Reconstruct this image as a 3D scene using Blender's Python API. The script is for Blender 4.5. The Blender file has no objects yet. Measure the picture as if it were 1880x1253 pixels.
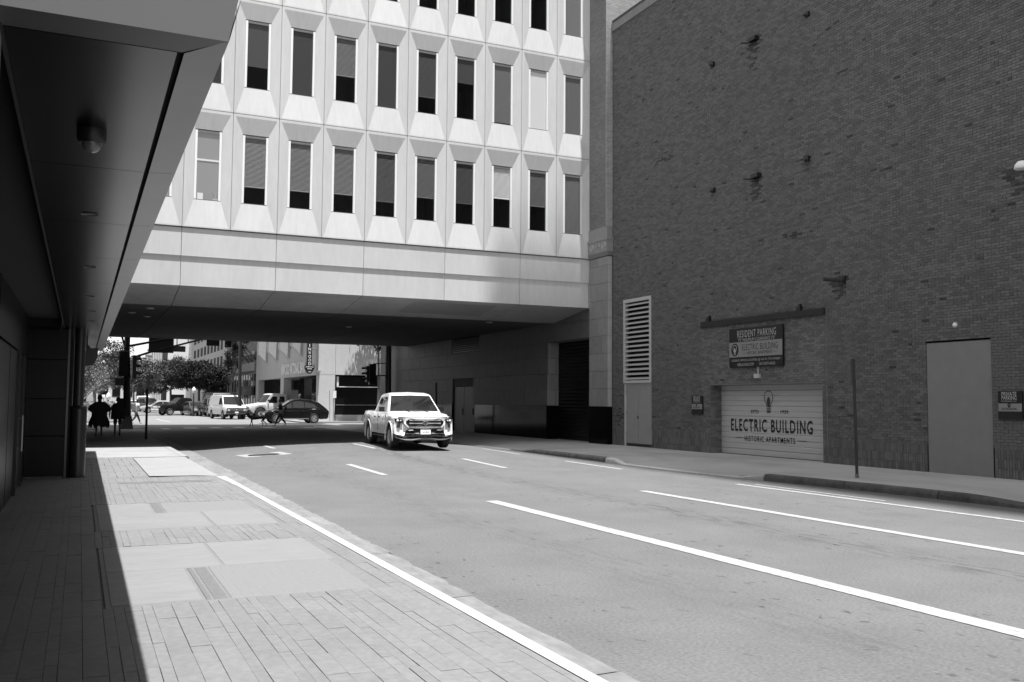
import bpy, bmesh, math, random
import numpy as np
from mathutils import Vector, Matrix
random.seed(7)
rs = np.random.RandomState(5)
SC = bpy.context.scene
COL = SC.collection
PI = math.pi

# ------------------------------------------------------------------ camera
FPX, CX, CY = 1715.0, 940.0, 626.5
def _n(v): return v / np.linalg.norm(v)
_y = _n(np.array([146 - CX, -(731 - CY), -FPX]))
_x = np.array([4640 - CX, -(765 - CY), -FPX]); _x = _n(_x - _y * np.dot(_x, _y))
_z = np.cross(_x, _y)
RW = np.array([_x, _y, _z])
EYE = np.array([0.0, 0.0, 1.75])
cam_d = bpy.data.cameras.new('camera')
cam = bpy.data.objects.new('camera', cam_d)
COL.objects.link(cam)
SC.camera = cam
cam_d.sensor_width = 36.0
cam_d.lens = FPX / 1880.0 * 36.0
cam_d.clip_end = 2000
cam_d.clip_start = 0.05
mw = Matrix([list(map(float, r)) for r in RW]).to_4x4()
mw.translation = Vector(EYE)
cam.matrix_world = mw
SC.render.resolution_x, SC.render.resolution_y = 1024, 682

def ray(px, py): return RW @ np.array([px - CX, -(py - CY), -FPX])
def on_y(px, py, y):
    d = ray(px, py); return EYE + d * (y / d[1])
def on_x(px, py, x):
    d = ray(px, py); return EYE + d * (x / d[0])
def on_z(px, py, z=0.0):
    d = ray(px, py); return EYE + d * ((z - EYE[2]) / d[2])
def sstep(a, b, t):
    t = min(1.0, max(0.0, (t - a) / (b - a))); return t * t * (3 - 2 * t)
def zroad(x, y):
    c = sstep(20, 33, y) * (1 - sstep(46, 60, y))
    xs = [3.5, 5.2, 7.5, 10, 12.0, 14.4]; zs = [0, .11, .19, .235, .16, 0]
    return c * float(np.interp(x, xs, zs))
def on_road(px, py, dz=0.0):
    z = 0.0
    for _ in range(12):
        p = on_z(px, py, z + dz); z = zroad(p[0], p[1])
    return on_z(px, py, z + dz)

# ------------------------------------------------------------------ world + sun
SUNV = Vector((0.04, -0.20, 1.0)).normalized()
W = bpy.data.worlds.new('World'); SC.world = W; W.use_nodes = True
nt = W.node_tree; nt.nodes.clear()
sky = nt.nodes.new('ShaderNodeTexSky'); sky.sky_type = 'NISHITA'; sky.sun_disc = False
sky.sun_elevation = math.asin(SUNV.z); sky.sun_rotation = math.atan2(SUNV.x, SUNV.y)
sky.air_density = 1.0; sky.dust_density = 1.5; sky.ozone_density = 1.0
bw = nt.nodes.new('ShaderNodeRGBToBW'); bg = nt.nodes.new('ShaderNodeBackground'); wo = nt.nodes.new('ShaderNodeOutputWorld')
bg.inputs['Strength'].default_value = 0.14
nt.links.new(sky.outputs[0], bw.inputs[0]); nt.links.new(bw.outputs[0], bg.inputs['Color']); nt.links.new(bg.outputs[0], wo.inputs['Surface'])
sd = bpy.data.lights.new('sun', 'SUN'); sd.energy = 4.45; sd.angle = math.radians(0.53); sd.color = (1, 1, 1)
so = bpy.data.objects.new('sun', sd); COL.objects.link(so)
so.rotation_euler = SUNV.to_track_quat('Z', 'Y').to_euler(); so.location = (30, -20, 90)
SC.view_settings.view_transform = 'Standard'; SC.view_settings.look = 'None'
SC.view_settings.exposure = 1.0; SC.view_settings.gamma = 1.0
SC.view_settings.use_curve_mapping = False

# ------------------------------------------------------------------ materials
MATS = {}
def mat(name, v=0.5, rough=0.8, var=0.0, scale=6.0, stretch=(1, 1, 1), bump=0.0, bscale=60.0, metal=0.0, spec=0.5,
        island=0.0, objr=0.0, var2=0.0, scale2=0.7, coat=0.0, bdist=0.01):
    if name in MATS: return MATS[name]
    m = bpy.data.materials.new(name); m.use_nodes = True; N = m.node_tree.nodes; L = m.node_tree.links
    b = N['Principled BSDF']
    b.inputs['Roughness'].default_value = rough; b.inputs['Metallic'].default_value = metal
    b.inputs['Specular IOR Level'].default_value = spec
    if coat: b.inputs['Coat Weight'].default_value = coat; b.inputs['Coat Roughness'].default_value = 0.05
    geo = N.new('ShaderNodeNewGeometry')
    mp = N.new('ShaderNodeMapping'); mp.inputs['Scale'].default_value = stretch
    L.new(geo.outputs['Position'], mp.inputs['Vector'])
    fac = None
    def mul(a, c):
        if a is None: return c
        k = N.new('ShaderNodeMath'); k.operation = 'MULTIPLY'; L.new(a, k.inputs[0]); L.new(c, k.inputs[1]); return k.outputs[0]
    def noise(sc, amount, detail=5, rgh=.6):
        t = N.new('ShaderNodeTexNoise'); t.inputs['Scale'].default_value = sc; t.inputs['Detail'].default_value = detail
        t.inputs['Roughness'].default_value = rgh
        L.new(mp.outputs[0], t.inputs['Vector'])
        r = N.new('ShaderNodeMapRange'); r.inputs[1].default_value = .3; r.inputs[2].default_value = .7
        r.inputs[3].default_value = 1 - amount; r.inputs[4].default_value = 1 + amount
        L.new(t.outputs[0], r.inputs[0]); return r.outputs[0]
    if var: fac = mul(fac, noise(scale, var))
    if var2: fac = mul(fac, noise(scale2, var2, 3))
    def rnd(sock, amount):
        r = N.new('ShaderNodeMapRange'); r.inputs[3].default_value = 1 - amount; r.inputs[4].default_value = 1 + amount
        L.new(sock, r.inputs[0]); return r.outputs[0]
    if island: fac = mul(fac, rnd(geo.outputs['Random Per Island'], island))
    if objr:
        oi = N.new('ShaderNodeObjectInfo'); fac = mul(fac, rnd(oi.outputs['Random'], objr))
    if fac is None: b.inputs['Base Color'].default_value = (v, v, v, 1)
    else:
        k = N.new('ShaderNodeMath'); k.operation = 'MULTIPLY'; k.inputs[1].default_value = v; L.new(fac, k.inputs[0])
        L.new(k.outputs[0], b.inputs['Base Color'])
        m['fac_node'] = k.name
    if bump:
        t = N.new('ShaderNodeTexNoise'); t.inputs['Scale'].default_value = bscale; t.inputs['Detail'].default_value = 4
        L.new(geo.outputs['Position'], t.inputs['Vector'])
        bp = N.new('ShaderNodeBump'); bp.inputs['Strength'].default_value = bump; bp.inputs['Distance'].default_value = bdist
        L.new(t.outputs[0], bp.inputs['Height']); L.new(bp.outputs[0], b.inputs['Normal'])
    MATS[name] = m; return m

def mat_glass(name, tint=0.0, refl=0.9):
    if name in MATS: return MATS[name]
    m = bpy.data.materials.new(name); m.use_nodes = True; N = m.node_tree.nodes; L = m.node_tree.links
    N.remove(N['Principled BSDF']); out = N['Material Output']
    tr = N.new('ShaderNodeBsdfTransparent'); t = 1 - tint; tr.inputs[0].default_value = (t, t, t, 1)
    gl = N.new('ShaderNodeBsdfGlossy'); gl.inputs['Roughness'].default_value = 0.02; gl.inputs[0].default_value = (refl, refl, refl, 1)
    lw = N.new('ShaderNodeLayerWeight'); pw = N.new('ShaderNodeMath'); pw.operation = 'POWER'; pw.inputs[1].default_value = 5; L.new(lw.outputs['Facing'], pw.inputs[0])
    fr = N.new('ShaderNodeMath'); fr.operation = 'MULTIPLY_ADD'; fr.inputs[1].default_value = .9; fr.inputs[2].default_value = .06; L.new(pw.outputs[0], fr.inputs[0])
    lw.inputs[0].default_value = .5
    mx = N.new('ShaderNodeMixShader'); L.new(fr.outputs[0], mx.inputs[0]); L.new(tr.outputs[0], mx.inputs[1]); L.new(gl.outputs[0], mx.inputs[2])
    L.new(mx.outputs[0], out.inputs[0]); MATS[name] = m; return m

def mat_asphalt():
    m = mat('asphalt', .118, .88, var=.30, scale=34, var2=.09, scale2=.9, bump=.18, bscale=130, bdist=.006)
    N = m.node_tree.nodes; L = m.node_tree.links; b = N['Principled BSDF']; k = N[m['fac_node']]
    geo = [n for n in N if n.type == 'NEW_GEOMETRY'][0]
    sx = N.new('ShaderNodeSeparateXYZ'); L.new(geo.outputs['Position'], sx.inputs[0])
    def math_(op, a, c=None, v=None):
        n = N.new('ShaderNodeMath'); n.operation = op
        if hasattr(a, 'links'): L.new(a, n.inputs[0])
        else: n.inputs[0].default_value = a
        if c is not None:
            if hasattr(c, 'links'): L.new(c, n.inputs[1])
            else: n.inputs[1].default_value = c
        return n.outputs[0]
    def noise(scale3, sc, lo, hi, detail=3):
        mp = N.new('ShaderNodeMapping'); mp.inputs['Scale'].default_value = scale3; L.new(geo.outputs['Position'], mp.inputs[0])
        t = N.new('ShaderNodeTexNoise'); t.inputs['Scale'].default_value = sc; t.inputs['Detail'].default_value = detail; L.new(mp.outputs[0], t.inputs[0])
        r = N.new('ShaderNodeMapRange'); r.inputs[1].default_value = lo; r.inputs[2].default_value = hi; r.clamp = True
        L.new(t.outputs[0], r.inputs[0]); return r.outputs[0]
    # worn, oily wheel tracks: streaks that run along the lane
    def band(x0, w):
        d = math_('SUBTRACT', sx.outputs[0], x0); d = math_('DIVIDE', d, w); d = math_('MULTIPLY', d, d)
        d = math_('MULTIPLY', d, -1.0); return math_('EXPONENT', d)
    tr = math_('ADD', math_('ADD', band(8.75, .35), math_('MULTIPLY', band(5.3, .5), .35)), math_('MULTIPLY', band(11.9, .5), .4))
    streak = noise((5, .8, 1), 2.2, .44, .62, 6)
    dark = math_('MULTIPLY', math_('MULTIPLY', tr, streak), .36)
    gen = math_('MULTIPLY', noise((.55, .16, 1), 1.2, .45, .7, 4), .10)
    spots = noise((1, .55, 1), 8, .655, .69, 2)
    spots = math_('MULTIPLY', spots, .5)
    near = noise((1, .3, 1), .6, .40, .60, 2); spots = math_('MULTIPLY', spots, near)
    tot = math_('SUBTRACT', 1.0, math_('ADD', math_('ADD', dark, spots), gen))
    f = math_('MULTIPLY', k.outputs[0], tot)
    # transverse repair seam lines
    L.new(f, b.inputs['Base Color'])
    return m

# ------------------------------------------------------------------ mesh helpers
class MB:
    def __init__(s): s.v = []; s.f = []
    def add(s, vs, fs):
        n = len(s.v); s.v += [tuple(map(float, p)) for p in vs]; s.f += [tuple(i + n for i in f) for f in fs]; return s
    def box(s, a, b):
        (x0, y0, z0), (x1, y1, z1) = a, b
        if x0 > x1: x0, x1 = x1, x0
        if y0 > y1: y0, y1 = y1, y0
        if z0 > z1: z0, z1 = z1, z0
        return s.add([(x0, y0, z0), (x1, y0, z0), (x1, y1, z0), (x0, y1, z0), (x0, y0, z1), (x1, y0, z1), (x1, y1, z1), (x0, y1, z1)],
                     [(0, 3, 2, 1), (4, 5, 6, 7), (0, 1, 5, 4), (1, 2, 6, 5), (2, 3, 7, 6), (3, 0, 4, 7)])
    def cbox(s, a, b, c=.01):          # box with chamfered top edges
        (x0, y0, z0), (x1, y1, z1) = a, b
        return s.add([(x0, y0, z0), (x1, y0, z0), (x1, y1, z0), (x0, y1, z0), (x0, y0, z1 - c), (x1, y0, z1 - c), (x1, y1, z1 - c), (x0, y1, z1 - c),
                      (x0 + c, y0 + c, z1), (x1 - c, y0 + c, z1), (x1 - c, y1 - c, z1), (x0 + c, y1 - c, z1)],
                     [(0, 3, 2, 1), (0, 1, 5, 4), (1, 2, 6, 5), (2, 3, 7, 6), (3, 0, 4, 7), (4, 5, 9, 8), (5, 6, 10, 9), (6, 7, 11, 10), (7, 4, 8, 11), (8, 9, 10, 11)])
    def quad(s, a, b, c, d): return s.add([a, b, c, d], [(0, 1, 2, 3)])
    def prism(s, pts, d):              # polygon pts (3D), extruded by vector d
        n = len(pts); d = np.array(d, float); vs = [np.array(p, float) for p in pts]
        return s.add(vs + [p + d for p in vs], [tuple(range(n - 1, -1, -1)), tuple(range(n, 2 * n))] + [(i, (i + 1) % n, n + (i + 1) % n, n + i) for i in range(n)])
    def tube(s, pts, r, n=8, caps=True):
        pts = [Vector(p) for p in pts]; m = len(pts); rr = r if isinstance(r, (list, tuple)) else [r] * m
        base = len(s.v); up = None
        for i, p in enumerate(pts):
            t = (pts[min(i + 1, m - 1)] - pts[max(i - 1, 0)]).normalized()
            if up is None: up = Vector((0, 0, 1)) if abs(t.z) < .9 else Vector((1, 0, 0))
            a = t.cross(up)
            if a.length < 1e-4: a = t.cross(Vector((0, 1, 0)))
            a.normalize(); b = a.cross(t).normalized(); up = b
            for k in range(n):
                q = p + (a * math.cos(2 * PI * k / n) + b * math.sin(2 * PI * k / n)) * rr[i]; s.v.append(tuple(q))
        for i in range(m - 1):
            for k in range(n):
                s.f.append((base + i * n + k, base + i * n + (k + 1) % n, base + (i + 1) * n + (k + 1) % n, base + (i + 1) * n + k))
        if caps: s.f.append(tuple(base + k for k in range(n - 1, -1, -1))); s.f.append(tuple(base + (m - 1) * n + k for k in range(n)))
        return s
    def lathe(s, prof, c=(0, 0, 0), axis='Z', n=20):   # prof: (r, h)
        base = len(s.v); m = len(prof)
        for r, h in prof:
            for k in range(n):
                a = 2 * PI * k / n; x, y = r * math.cos(a), r * math.sin(a)
                p = (x, y, h) if axis == 'Z' else ((x, h, y) if axis == 'Y' else (h, x, y))
                s.v.append((c[0] + p[0], c[1] + p[1], c[2] + p[2]))
        for i in range(m - 1):
            for k in range(n): s.f.append((base + i * n + k, base + i * n + (k + 1) % n, base + (i + 1) * n + (k + 1) % n, base + (i + 1) * n + k))
        return s
    def grid(s, fn, nu, nv):
        base = len(s.v)
        for i in range(nu + 1):
            for j in range(nv + 1): s.v.append(tuple(map(float, fn(i / nu, j / nv))))
        for i in range(nu):
            for j in range(nv): a = base + i * (nv + 1) + j; s.f.append((a, a + nv + 1, a + nv + 2, a + 1))
        return s

def wloc(o):
    v = Vector((0, 0, 0))
    while o is not None: v += o.location; o = o.parent
    return v
def mesh(name, mb, m=None, smooth=False, off=None):
    me = bpy.data.meshes.new(name)
    vs = mb.v
    if off is not None and off.length > 0: vs = [(a - off.x, b - off.y, c - off.z) for a, b, c in vs]
    me.from_pydata(vs, [], mb.f); me.update()
    if m: me.materials.append(m)
    if smooth:
        for p in me.polygons: p.use_smooth = True
    return me
def fixn(me):
    bm = bmesh.new(); bm.from_mesh(me); bmesh.ops.recalc_face_normals(bm, faces=bm.faces); bm.to_mesh(me); bm.free()
def obj(name, mb, m, parent=None, smooth=False, label=None, stuff=False, fix=False):
    off = wloc(parent) if parent is not None else None
    me = mesh(name, mb, m, smooth, off)
    if fix: fixn(me)
    o = bpy.data.objects.new(name, me); COL.objects.link(o)
    if parent is not None: o.parent = parent
    if label: o['label'] = label
    if stuff: o['kind'] = 'stuff'
    return o
def shade_auto(o, ang=35):
    me = o.data
    bm = bmesh.new(); bm.from_mesh(me); bmesh.ops.remove_doubles(bm, verts=bm.verts, dist=1e-4); bmesh.ops.recalc_face_normals(bm, faces=bm.faces)
    for e in bm.edges:
        e.smooth = not (len(e.link_faces) == 2 and e.calc_face_angle(0) > math.radians(ang))
    for f in bm.faces: f.smooth = True
    bm.to_mesh(me); bm.free()
    return o
def thing(name, label, cat, loc=(0, 0, 0), group=None, rot=0):
    o = bpy.data.objects.new(name, None); COL.objects.link(o); o.location = loc; o.rotation_euler = (0, 0, rot)
    o.empty_display_size = .2; o['label'] = label; o['category'] = cat
    if group: o['group'] = group
    return o
def tag(o, label, cat, group=None):
    o['label'] = label; o['category'] = cat
    if group: o['group'] = group
    return o
def struct(name, mb, m, **k):
    o = obj(name, mb, m, **k); o['kind'] = 'structure'; return o
def dup(root, loc, rot=None, label=None, group=None, scale=None):
    r = root.copy(); COL.objects.link(r); r.location = loc
    if rot is not None: r.rotation_euler = (0, 0, rot)
    if scale is not None: r.scale = scale
    if label: r['label'] = label
    if group: r['group'] = group
    for ch in list(root.children):
        c = ch.copy(); COL.objects.link(c); c.parent = r
        for g in list(ch.children):
            d = g.copy(); COL.objects.link(d); d.parent = c
    return r
_tc = 0
def text(s, size, o, ux, uy, m, parent, xs=1.0, bold=0.0, width=None, name='lettering', depth=.004, align='CENTER', spacing=1.0):
    """flat lettering; o = centre of the line in the world, ux/uy = reading and up directions"""
    c = bpy.data.curves.new('t', 'FONT'); c.body = s; c.size = 1.0; c.align_x = align; c.align_y = 'CENTER'; c.offset = bold; c.extrude = 0.0
    c.space_character = spacing; c.resolution_u = 3
    t = bpy.data.objects.new('t', c); COL.objects.link(t)
    dg = bpy.context.evaluated_depsgraph_get(); dg.update()
    me = bpy.data.meshes.new_from_object(t.evaluated_get(dg)); bpy.data.objects.remove(t); bpy.data.curves.remove(c)
    xsv = [v.co.x for v in me.vertices]; ysv = [v.co.y for v in me.vertices]
    w = max(xsv) - min(xsv); cx = (max(xsv) + min(xsv)) / 2; h = max(ysv) - min(ysv); cy = (max(ysv) + min(ysv)) / 2
    sy = size / h; sx = (width / w) if width else sy * xs
    ux = Vector(ux).normalized(); uy = Vector(uy).normalized(); O = Vector(o)
    off = wloc(parent) if parent is not None else Vector((0, 0, 0))
    for v in me.vertices: v.co = O + ux * ((v.co.x - cx) * sx) + uy * ((v.co.y - cy) * sy) - off
    me.materials.clear(); me.materials.append(m); me.name = name
    ob = bpy.data.objects.new(name, me); COL.objects.link(ob)
    if parent is not None: ob.parent = parent
    return ob

# common materials
M_fac = mat('facade_concrete', .63, .85, var=.045, scale=5, stretch=(1.5, 1.5, .3), bump=.2, bscale=70, var2=.04, scale2=.7, objr=.035)
M_conc = mat('concrete', .27, .85, var=.10, scale=14, var2=.12, scale2=.8, bump=.12, bscale=70)
M_soff = mat('soffit_concrete_shaded', .085, .8, var=.10, scale=3, var2=.2, scale2=.35, bump=.1, bscale=40)  # flat soffit concrete, darkened in colour to deepen the passage shade
M_kerbp = mat('white_kerb_paint', .40, .7, var=.06, scale=30, bump=.1, bscale=80)
M_gut = mat('gutter_concrete', .18, .85, var=.2, scale=10, stretch=(1, .35, 1), var2=.15, scale2=2, bump=.2, bscale=60)
M_dark = mat('black_metal', .015, .35, spec=.5)
M_dark2 = mat('dark_panel', .009, .3, spec=.22)
M_grey = mat('grey_metal', .30, .4, metal=0.0, var=.04, scale=9)
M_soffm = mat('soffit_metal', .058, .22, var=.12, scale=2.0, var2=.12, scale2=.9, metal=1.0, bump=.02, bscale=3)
M_white = mat('white_frame', .92, .5)
M_paint = mat('road_paint', .33, .7, var=.34, scale=26, stretch=(1, .4, 1), bump=.1, bscale=100)
M_brick = mat('brick', .134, .9, island=.24, var=.30, scale=45, var2=.06, scale2=.5, bump=.4, bscale=90)
M_brick2 = mat('infill_brick', .155, .9, island=.28, var=.16, scale=25, var2=.12, scale2=.5, bump=.4, bscale=90)
M_mort = mat('mortar', .17, .95, var=.2, scale=20, bump=.3, bscale=70)
M_stone = mat('stone', .27, .6, var=.08, scale=5, objr=.09, bump=.06, bscale=40)
M_gran = mat('polished_granite', .005, .08, spec=.08)
M_asph = mat_asphalt()
M_paver = mat('paver', .163, .85, var=.12, scale=18, objr=.05, island=.05, var2=.06, scale2=.6, bump=.25, bscale=120, bdist=.004)
M_glass = mat_glass('window_glass')
M_void = mat('dark_interior', .008, .9)
M_cglass = mat('car_glass', .01, .04, spec=.35)
M_tyre = mat('tyre', .02, .75)
M_rim = mat('rim', .65, .3, metal=.7)
M_chrome = mat('chrome', .7, .12, metal=1.0)
M_wpaint = mat('white_car_paint', .8, .25, coat=.6)
M_bpaint = mat('black_car_paint', .008, .3, coat=.35, spec=.3)
M_gpaint = mat('dark_grey_car_paint', .08, .25, coat=.7)
M_leaf = mat('foliage', .07, .6, island=.25, var=.2, scale=1.2, spec=.1)
M_leafd = mat('dark_foliage', .028, .7, island=.25, var=.2, scale=1.2, spec=.08)
M_bark = mat('bark', .10, .9, var=.25, scale=9, bump=.5, bscale=25)
M_lblk = mat('black_lettering', .01, .6)
M_lwht = mat('pale_lettering', .45, .6)
M_sblk = mat('sign_black', .012, .4)
M_swht = mat('sign_white', .26, .5)
# ================================================================== GROUND
def kx(y): return float(np.interp(y, [8, 12, 14, 17, 20, 28, 60], [14.55, 14.5, 14.42, 14.1, 13.9, 13.82, 13.8]))
def gutx(y): return float(np.interp(y, [0, 5, 22, 30], [3.18, 3.22, 3.41, 3.44]))
ys = list(np.arange(-12, 20, 2)) + list(np.arange(20, 62, .5)) + list(np.arange(62, 80, 6)) + [90, 120, 200, 400, 700]
g = MB()
g.box((-600, -300, -.3), (700, 900, -.02))
struct('ground', g, mat('ground_concrete', .18, .9, var=.1, scale=3))
# asphalt street
m = MB(); xs = [3.2, 3.6, 4.4, 5.2, 6, 6.8, 7.5, 8.4, 9.2, 10, 11, 12, 13, 14.0, 14.75]
ysr = [y for y in ys if y <= 62]
for y in ysr:
    for i, x in enumerate(xs):
        xx = gutx(y) + rs.uniform(-.02, .02) if i == 0 else x
        m.v.append((xx, y, zroad(x, y)))
n = len(xs)
for j in range(len(ysr) - 1):
    for i in range(n - 1): a = j * n + i; m.f.append((a, a + 1, a + n + 1, a + n))
road = struct('road', m, M_asph, smooth=True)
m = MB(); m.box((-120, 59.0, -.02), (150, 73.5, -.004))
struct('cross_street', m, mat('cross_street_asphalt', .17, .9, var=.12, scale=20, var2=.1, scale2=.5))
m = MB(); m.box((2.8, 73.5, -.02), (15.2, 420, -.003))
struct('far_road', m, mat('far_asphalt', .18, .9, var=.12, scale=20, var2=.1, scale2=.4))
# gutter beside the left kerb, ragged asphalt edge overlapping it, joints every 3 m
gy = -10.0
gut_root = struct('gutter', MB().box((2.83, -12, -.02), (3.3, 60, -.012)), M_gut)
while gy < 50:
    L_ = 2.55
    e = MB(); x0 = 2.832; steps = 14
    top = []
    for k in range(steps + 1):
        y = gy + .008 + (L_ - .016) * k / steps
        top.append((gutx(y) + rs.uniform(-.028, .03), y, .012))
    vs = []; 
    for p in top: vs.append((x0, p[1], .004)); vs.append(p)
    fs = [(2 * k, 2 * k + 1, 2 * k + 3, 2 * k + 2) for k in range(steps)]
    e.add(vs, fs)
    obj('gutter_slab', e, M_gut, gut_root); gy += L_

# ---- left pavement
def zl(x, y):   # pavement height, dropping to the crossing
    return .15 - .12 * sstep(46, 54, y)
m = MB(); m.grid(lambda u, v: (-14 + u * 16.70, -12 + v * 72, zl(0, -12 + v * 72) - .022), 1, 72)
lp = struct('left_pavement', m, mat('paver_joint', .12, .95, var=.2, scale=30))
kb = MB()
m = MB()
kys = list(np.arange(-12, 19.0, 1.0)) + [19, 19.6, 20.2]
for y in kys:
    w = .13 if y < 19 else .13 - (y - 19) * .02
    x0 = 2.70 - (0 if y < 18.5 else (y - 18.5) * .05)
    m.v += [(x0, y, .02), (x0, y, .152), (2.805, y, .152), (2.835, y, .13), (2.845, y, -.01)]
for j in range(len(kys) - 1):
    for i in range(4): a = j * 5 + i; m.f.append((a, a + 5, a + 6, a + 1))
struct('left_kerb', m, M_kerbp)
# smooth pale concrete at the driveway and beyond, in slabs with joints
M_apron = mat('pale_apron_concrete', .25, .8, var=.05, scale=10, var2=.05, scale2=1.2, bump=.08, bscale=70)
ap = struct('pale_apron', MB().add([(1.45, 20.75, .139), (2.55, 20.4, .135), (2.68, 20.6, .12), (2.68, 27.2, .12), (2.6, 27.5, .135), (1.5, 27.2, .139)], [(0, 1, 2, 3, 4, 5)]), M_apron)
obj('slab', MB().add([(1.36, 20.75, .152), (2.25, 20.62, .152), (2.70, 20.45, .145), (2.86, 20.5, .02), (2.86, 27.5, .02), (2.70, 27.5, .145), (2.2, 27.3, .152), (1.36, 27.2, .152)],
    [(0, 1, 6, 7), (1, 2, 5, 6), (2, 3, 4, 5)]), M_apron, ap)
for (y0, y1) in [(27.6, 29.6), (29.62, 31.6), (31.62, 34), (34.02, 38), (38.02, 42), (42.02, 46)]:
    z = zl(0, y0)
    obj('slab', MB().cbox((-1.2, y0, z - .03), (2.62, y1, z), .006), M_conc, ap)
for (y0, y1) in [(46.02, 50), (50.02, 54), (54.02, 59)]:
    m = MB(); m.quad((-1.2, y0, zl(0, y0)), (2.8, y0, zl(0, y0)), (2.8, y1, zl(0, y1)), (-1.2, y1, zl(0, y1)))
    obj('slab', m, M_conc, ap)
# kerb beyond the driveway
m = MB()
kk = list(np.arange(27.6, 56, 1.5))
for y in kk:
    z = zl(0, y) + .002
    m.v += [(2.62, y, z), (2.80, y, z), (2.835, y, z - .03), (2.845, y, -.01)]
m.f.append((0, 1, 2, 3))
for j in range(len(kk) - 1):
    for i in range(3): a = j * 4 + i; m.f.append((a, a + 4, a + 5, a + 1))
struct('tunnel_kerb', m, M_conc)
# ---- service plates set in the paving
M_plate = mat('plate_concrete', .192, .85, var=.10, scale=9, stretch=(.5, 4, 1), var2=.05, scale2=1, bump=.25, bscale=50)
M_hatch = mat('checker_hatch', .182, .7, var=.06, scale=20, bump=.1)
nt_ = M_hatch.node_tree; wv = nt_.nodes.new('ShaderNodeTexWave'); wv.bands_direction = 'X'; wv.inputs['Scale'].default_value = 7.5
wv.inputs['Distortion'].default_value = 0
geo_ = [q for q in nt_.nodes if q.type == 'NEW_GEOMETRY'][0]; bp_ = [q for q in nt_.nodes if q.type == 'BUMP'][0]
nt_.links.new(geo_.outputs['Position'], wv.inputs['Vector']); nt_.links.new(wv.outputs['Fac'], bp_.inputs['Height'])
bp_.inputs['Strength'].default_value = .5; bp_.inputs['Distance'].default_value = .004
M_strip = mat('dark_strip', .13, .7, var=.15, scale=20)
plates = thing('utility_vault_cover', 'set of ribbed concrete vault plates and steel hatch in the near paving', 'vault cover', (1.35, 9.4, .15))
plates2 = thing('utility_vault_cover', 'second set of vault plates with ribbed hatch, further along the paving', 'vault cover', (1.35, 13.9, .15))
def plate(par, x0, y0, x1, y1, m, name='plate', z=.152): obj(name, MB().cbox((x0, y0, .12), (x1, y1, z), .008), m, par)
plate(plates, .27, 7.92, .955, 9.43, M_plate); plate(plates, .975, 7.90, 1.02, 9.43, M_strip, 'edge_frame'); plate(plates, 1.035, 7.90, 1.15, 9.43, M_strip, 'dark_strip', .149)
plate(plates, 1.165, 7.90, 2.33, 9.43, M_hatch, 'hatch'); plate(plates, .27, 9.45, 1.30, 11.0, M_plate); plate(plates, 1.325, 9.45, 2.40, 11.0, M_plate)
plate(plates2, .27, 14.05, 1.01, 15.4, M_plate); plate(plates2, 1.03, 14.05, 1.15, 15.4, M_strip, 'dark_strip', .149); plate(plates2, 1.165, 14.05, 2.38, 15.4, M_hatch, 'hatch')
plate(plates2, .27, 12.42, 1.60, 14.03, M_plate); plate(plates2, 1.625, 12.42, 2.42, 14.03, M_plate)
dr = obj('trench_drain', MB().box((.72, 19.1, .12), (2.42, 19.38, .151)), M_strip); tag(dr, 'long dark trench drain strip crossing the paving before the driveway', 'drain')
for (a_, b_, c_, d_) in ((.235, 7.86, 2.56, 11.03), (.235, 12.38, 2.58, 15.45), (.66, 19.04, 2.56, 19.44)): obj('zone_edging', MB().box((a_, b_, .12), (c_, d_, .1455)), M_paver, lp)
zones = [(.24, 7.86, 2.44, 11.02), (.24, 12.38, 2.46, 15.44), (.70, 19.06, 2.44, 19.42)]
# ---- pavers
wid = []; x = -4.2
while x < 2.68:
    w = random.choice([.135, .075, .078, .125, .14, .08])
    if x + w > 2.66: w = 2.695 - x
    wid.append((x, min(w, .2))); x += w
    if x > 2.66: break
pv = []
for (x, w) in wid:
    y = 3.6 + random.random() * .5
    while y < 20.4:
        l = random.choice([.61, .61, .46, .40, .55]) if w > .1 else random.choice([.61, .46, .31, .40])
        cuts = [(y, min(y + l, 20.42))]
        for (a, b, c, d) in zones:
            nc = []
            for (p, q) in cuts:
                if x + w / 2 > a and x + w / 2 < c and q > b and p < d:
                    if p < b - .03: nc.append((p, b - .004))
                    if q > d + .03: nc.append((d + .004, q))
                else: nc.append((p, q))
            cuts = nc
        for (p, q) in cuts: pv.append((x, w, p, q))
        y += l
def paver_mb(mb, x, w, p, q):
    z = .15 + random.uniform(-.0022, .0022); t = random.uniform(-.0015, .0015); gp = random.choice([.0004, .0008, .0016])
    x0, x1, y0, y1 = x + gp, x + w - gp, p + gp, q - gp; c = .0018
    mb.add([(x0, y0, z - .03), (x1, y0, z - .03), (x1, y1, z - .03), (x0, y1, z - .03), (x0, y0, z - c), (x1, y0, z - c + t), (x1, y1, z - c + t), (x0, y1, z - c),
            (x0 + c, y0 + c, z), (x1 - c, y0 + c, z + t), (x1 - c, y1 - c, z + t), (x0 + c, y1 - c, z)],
           [(0, 1, 5, 4), (1, 2, 6, 5), (2, 3, 7, 6), (3, 0, 4, 7), (4, 5, 9, 8), (5, 6, 10, 9), (6, 7, 11, 10), (7, 4, 8, 11), (8, 9, 10, 11)])
vis = sorted([t for t in pv if t[0] > -.45 - (t[2] - 5.4) * .06 and t[3] > 5.2], key=lambda t: t[2])
near = set(vis[:296])
for t in vis[:296]:
    e = MB(); paver_mb(e, *t); obj('paver', e, M_paver, lp)
rest = MB()
for t in pv:
    if t not in near: paver_mb(rest, *t)
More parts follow.
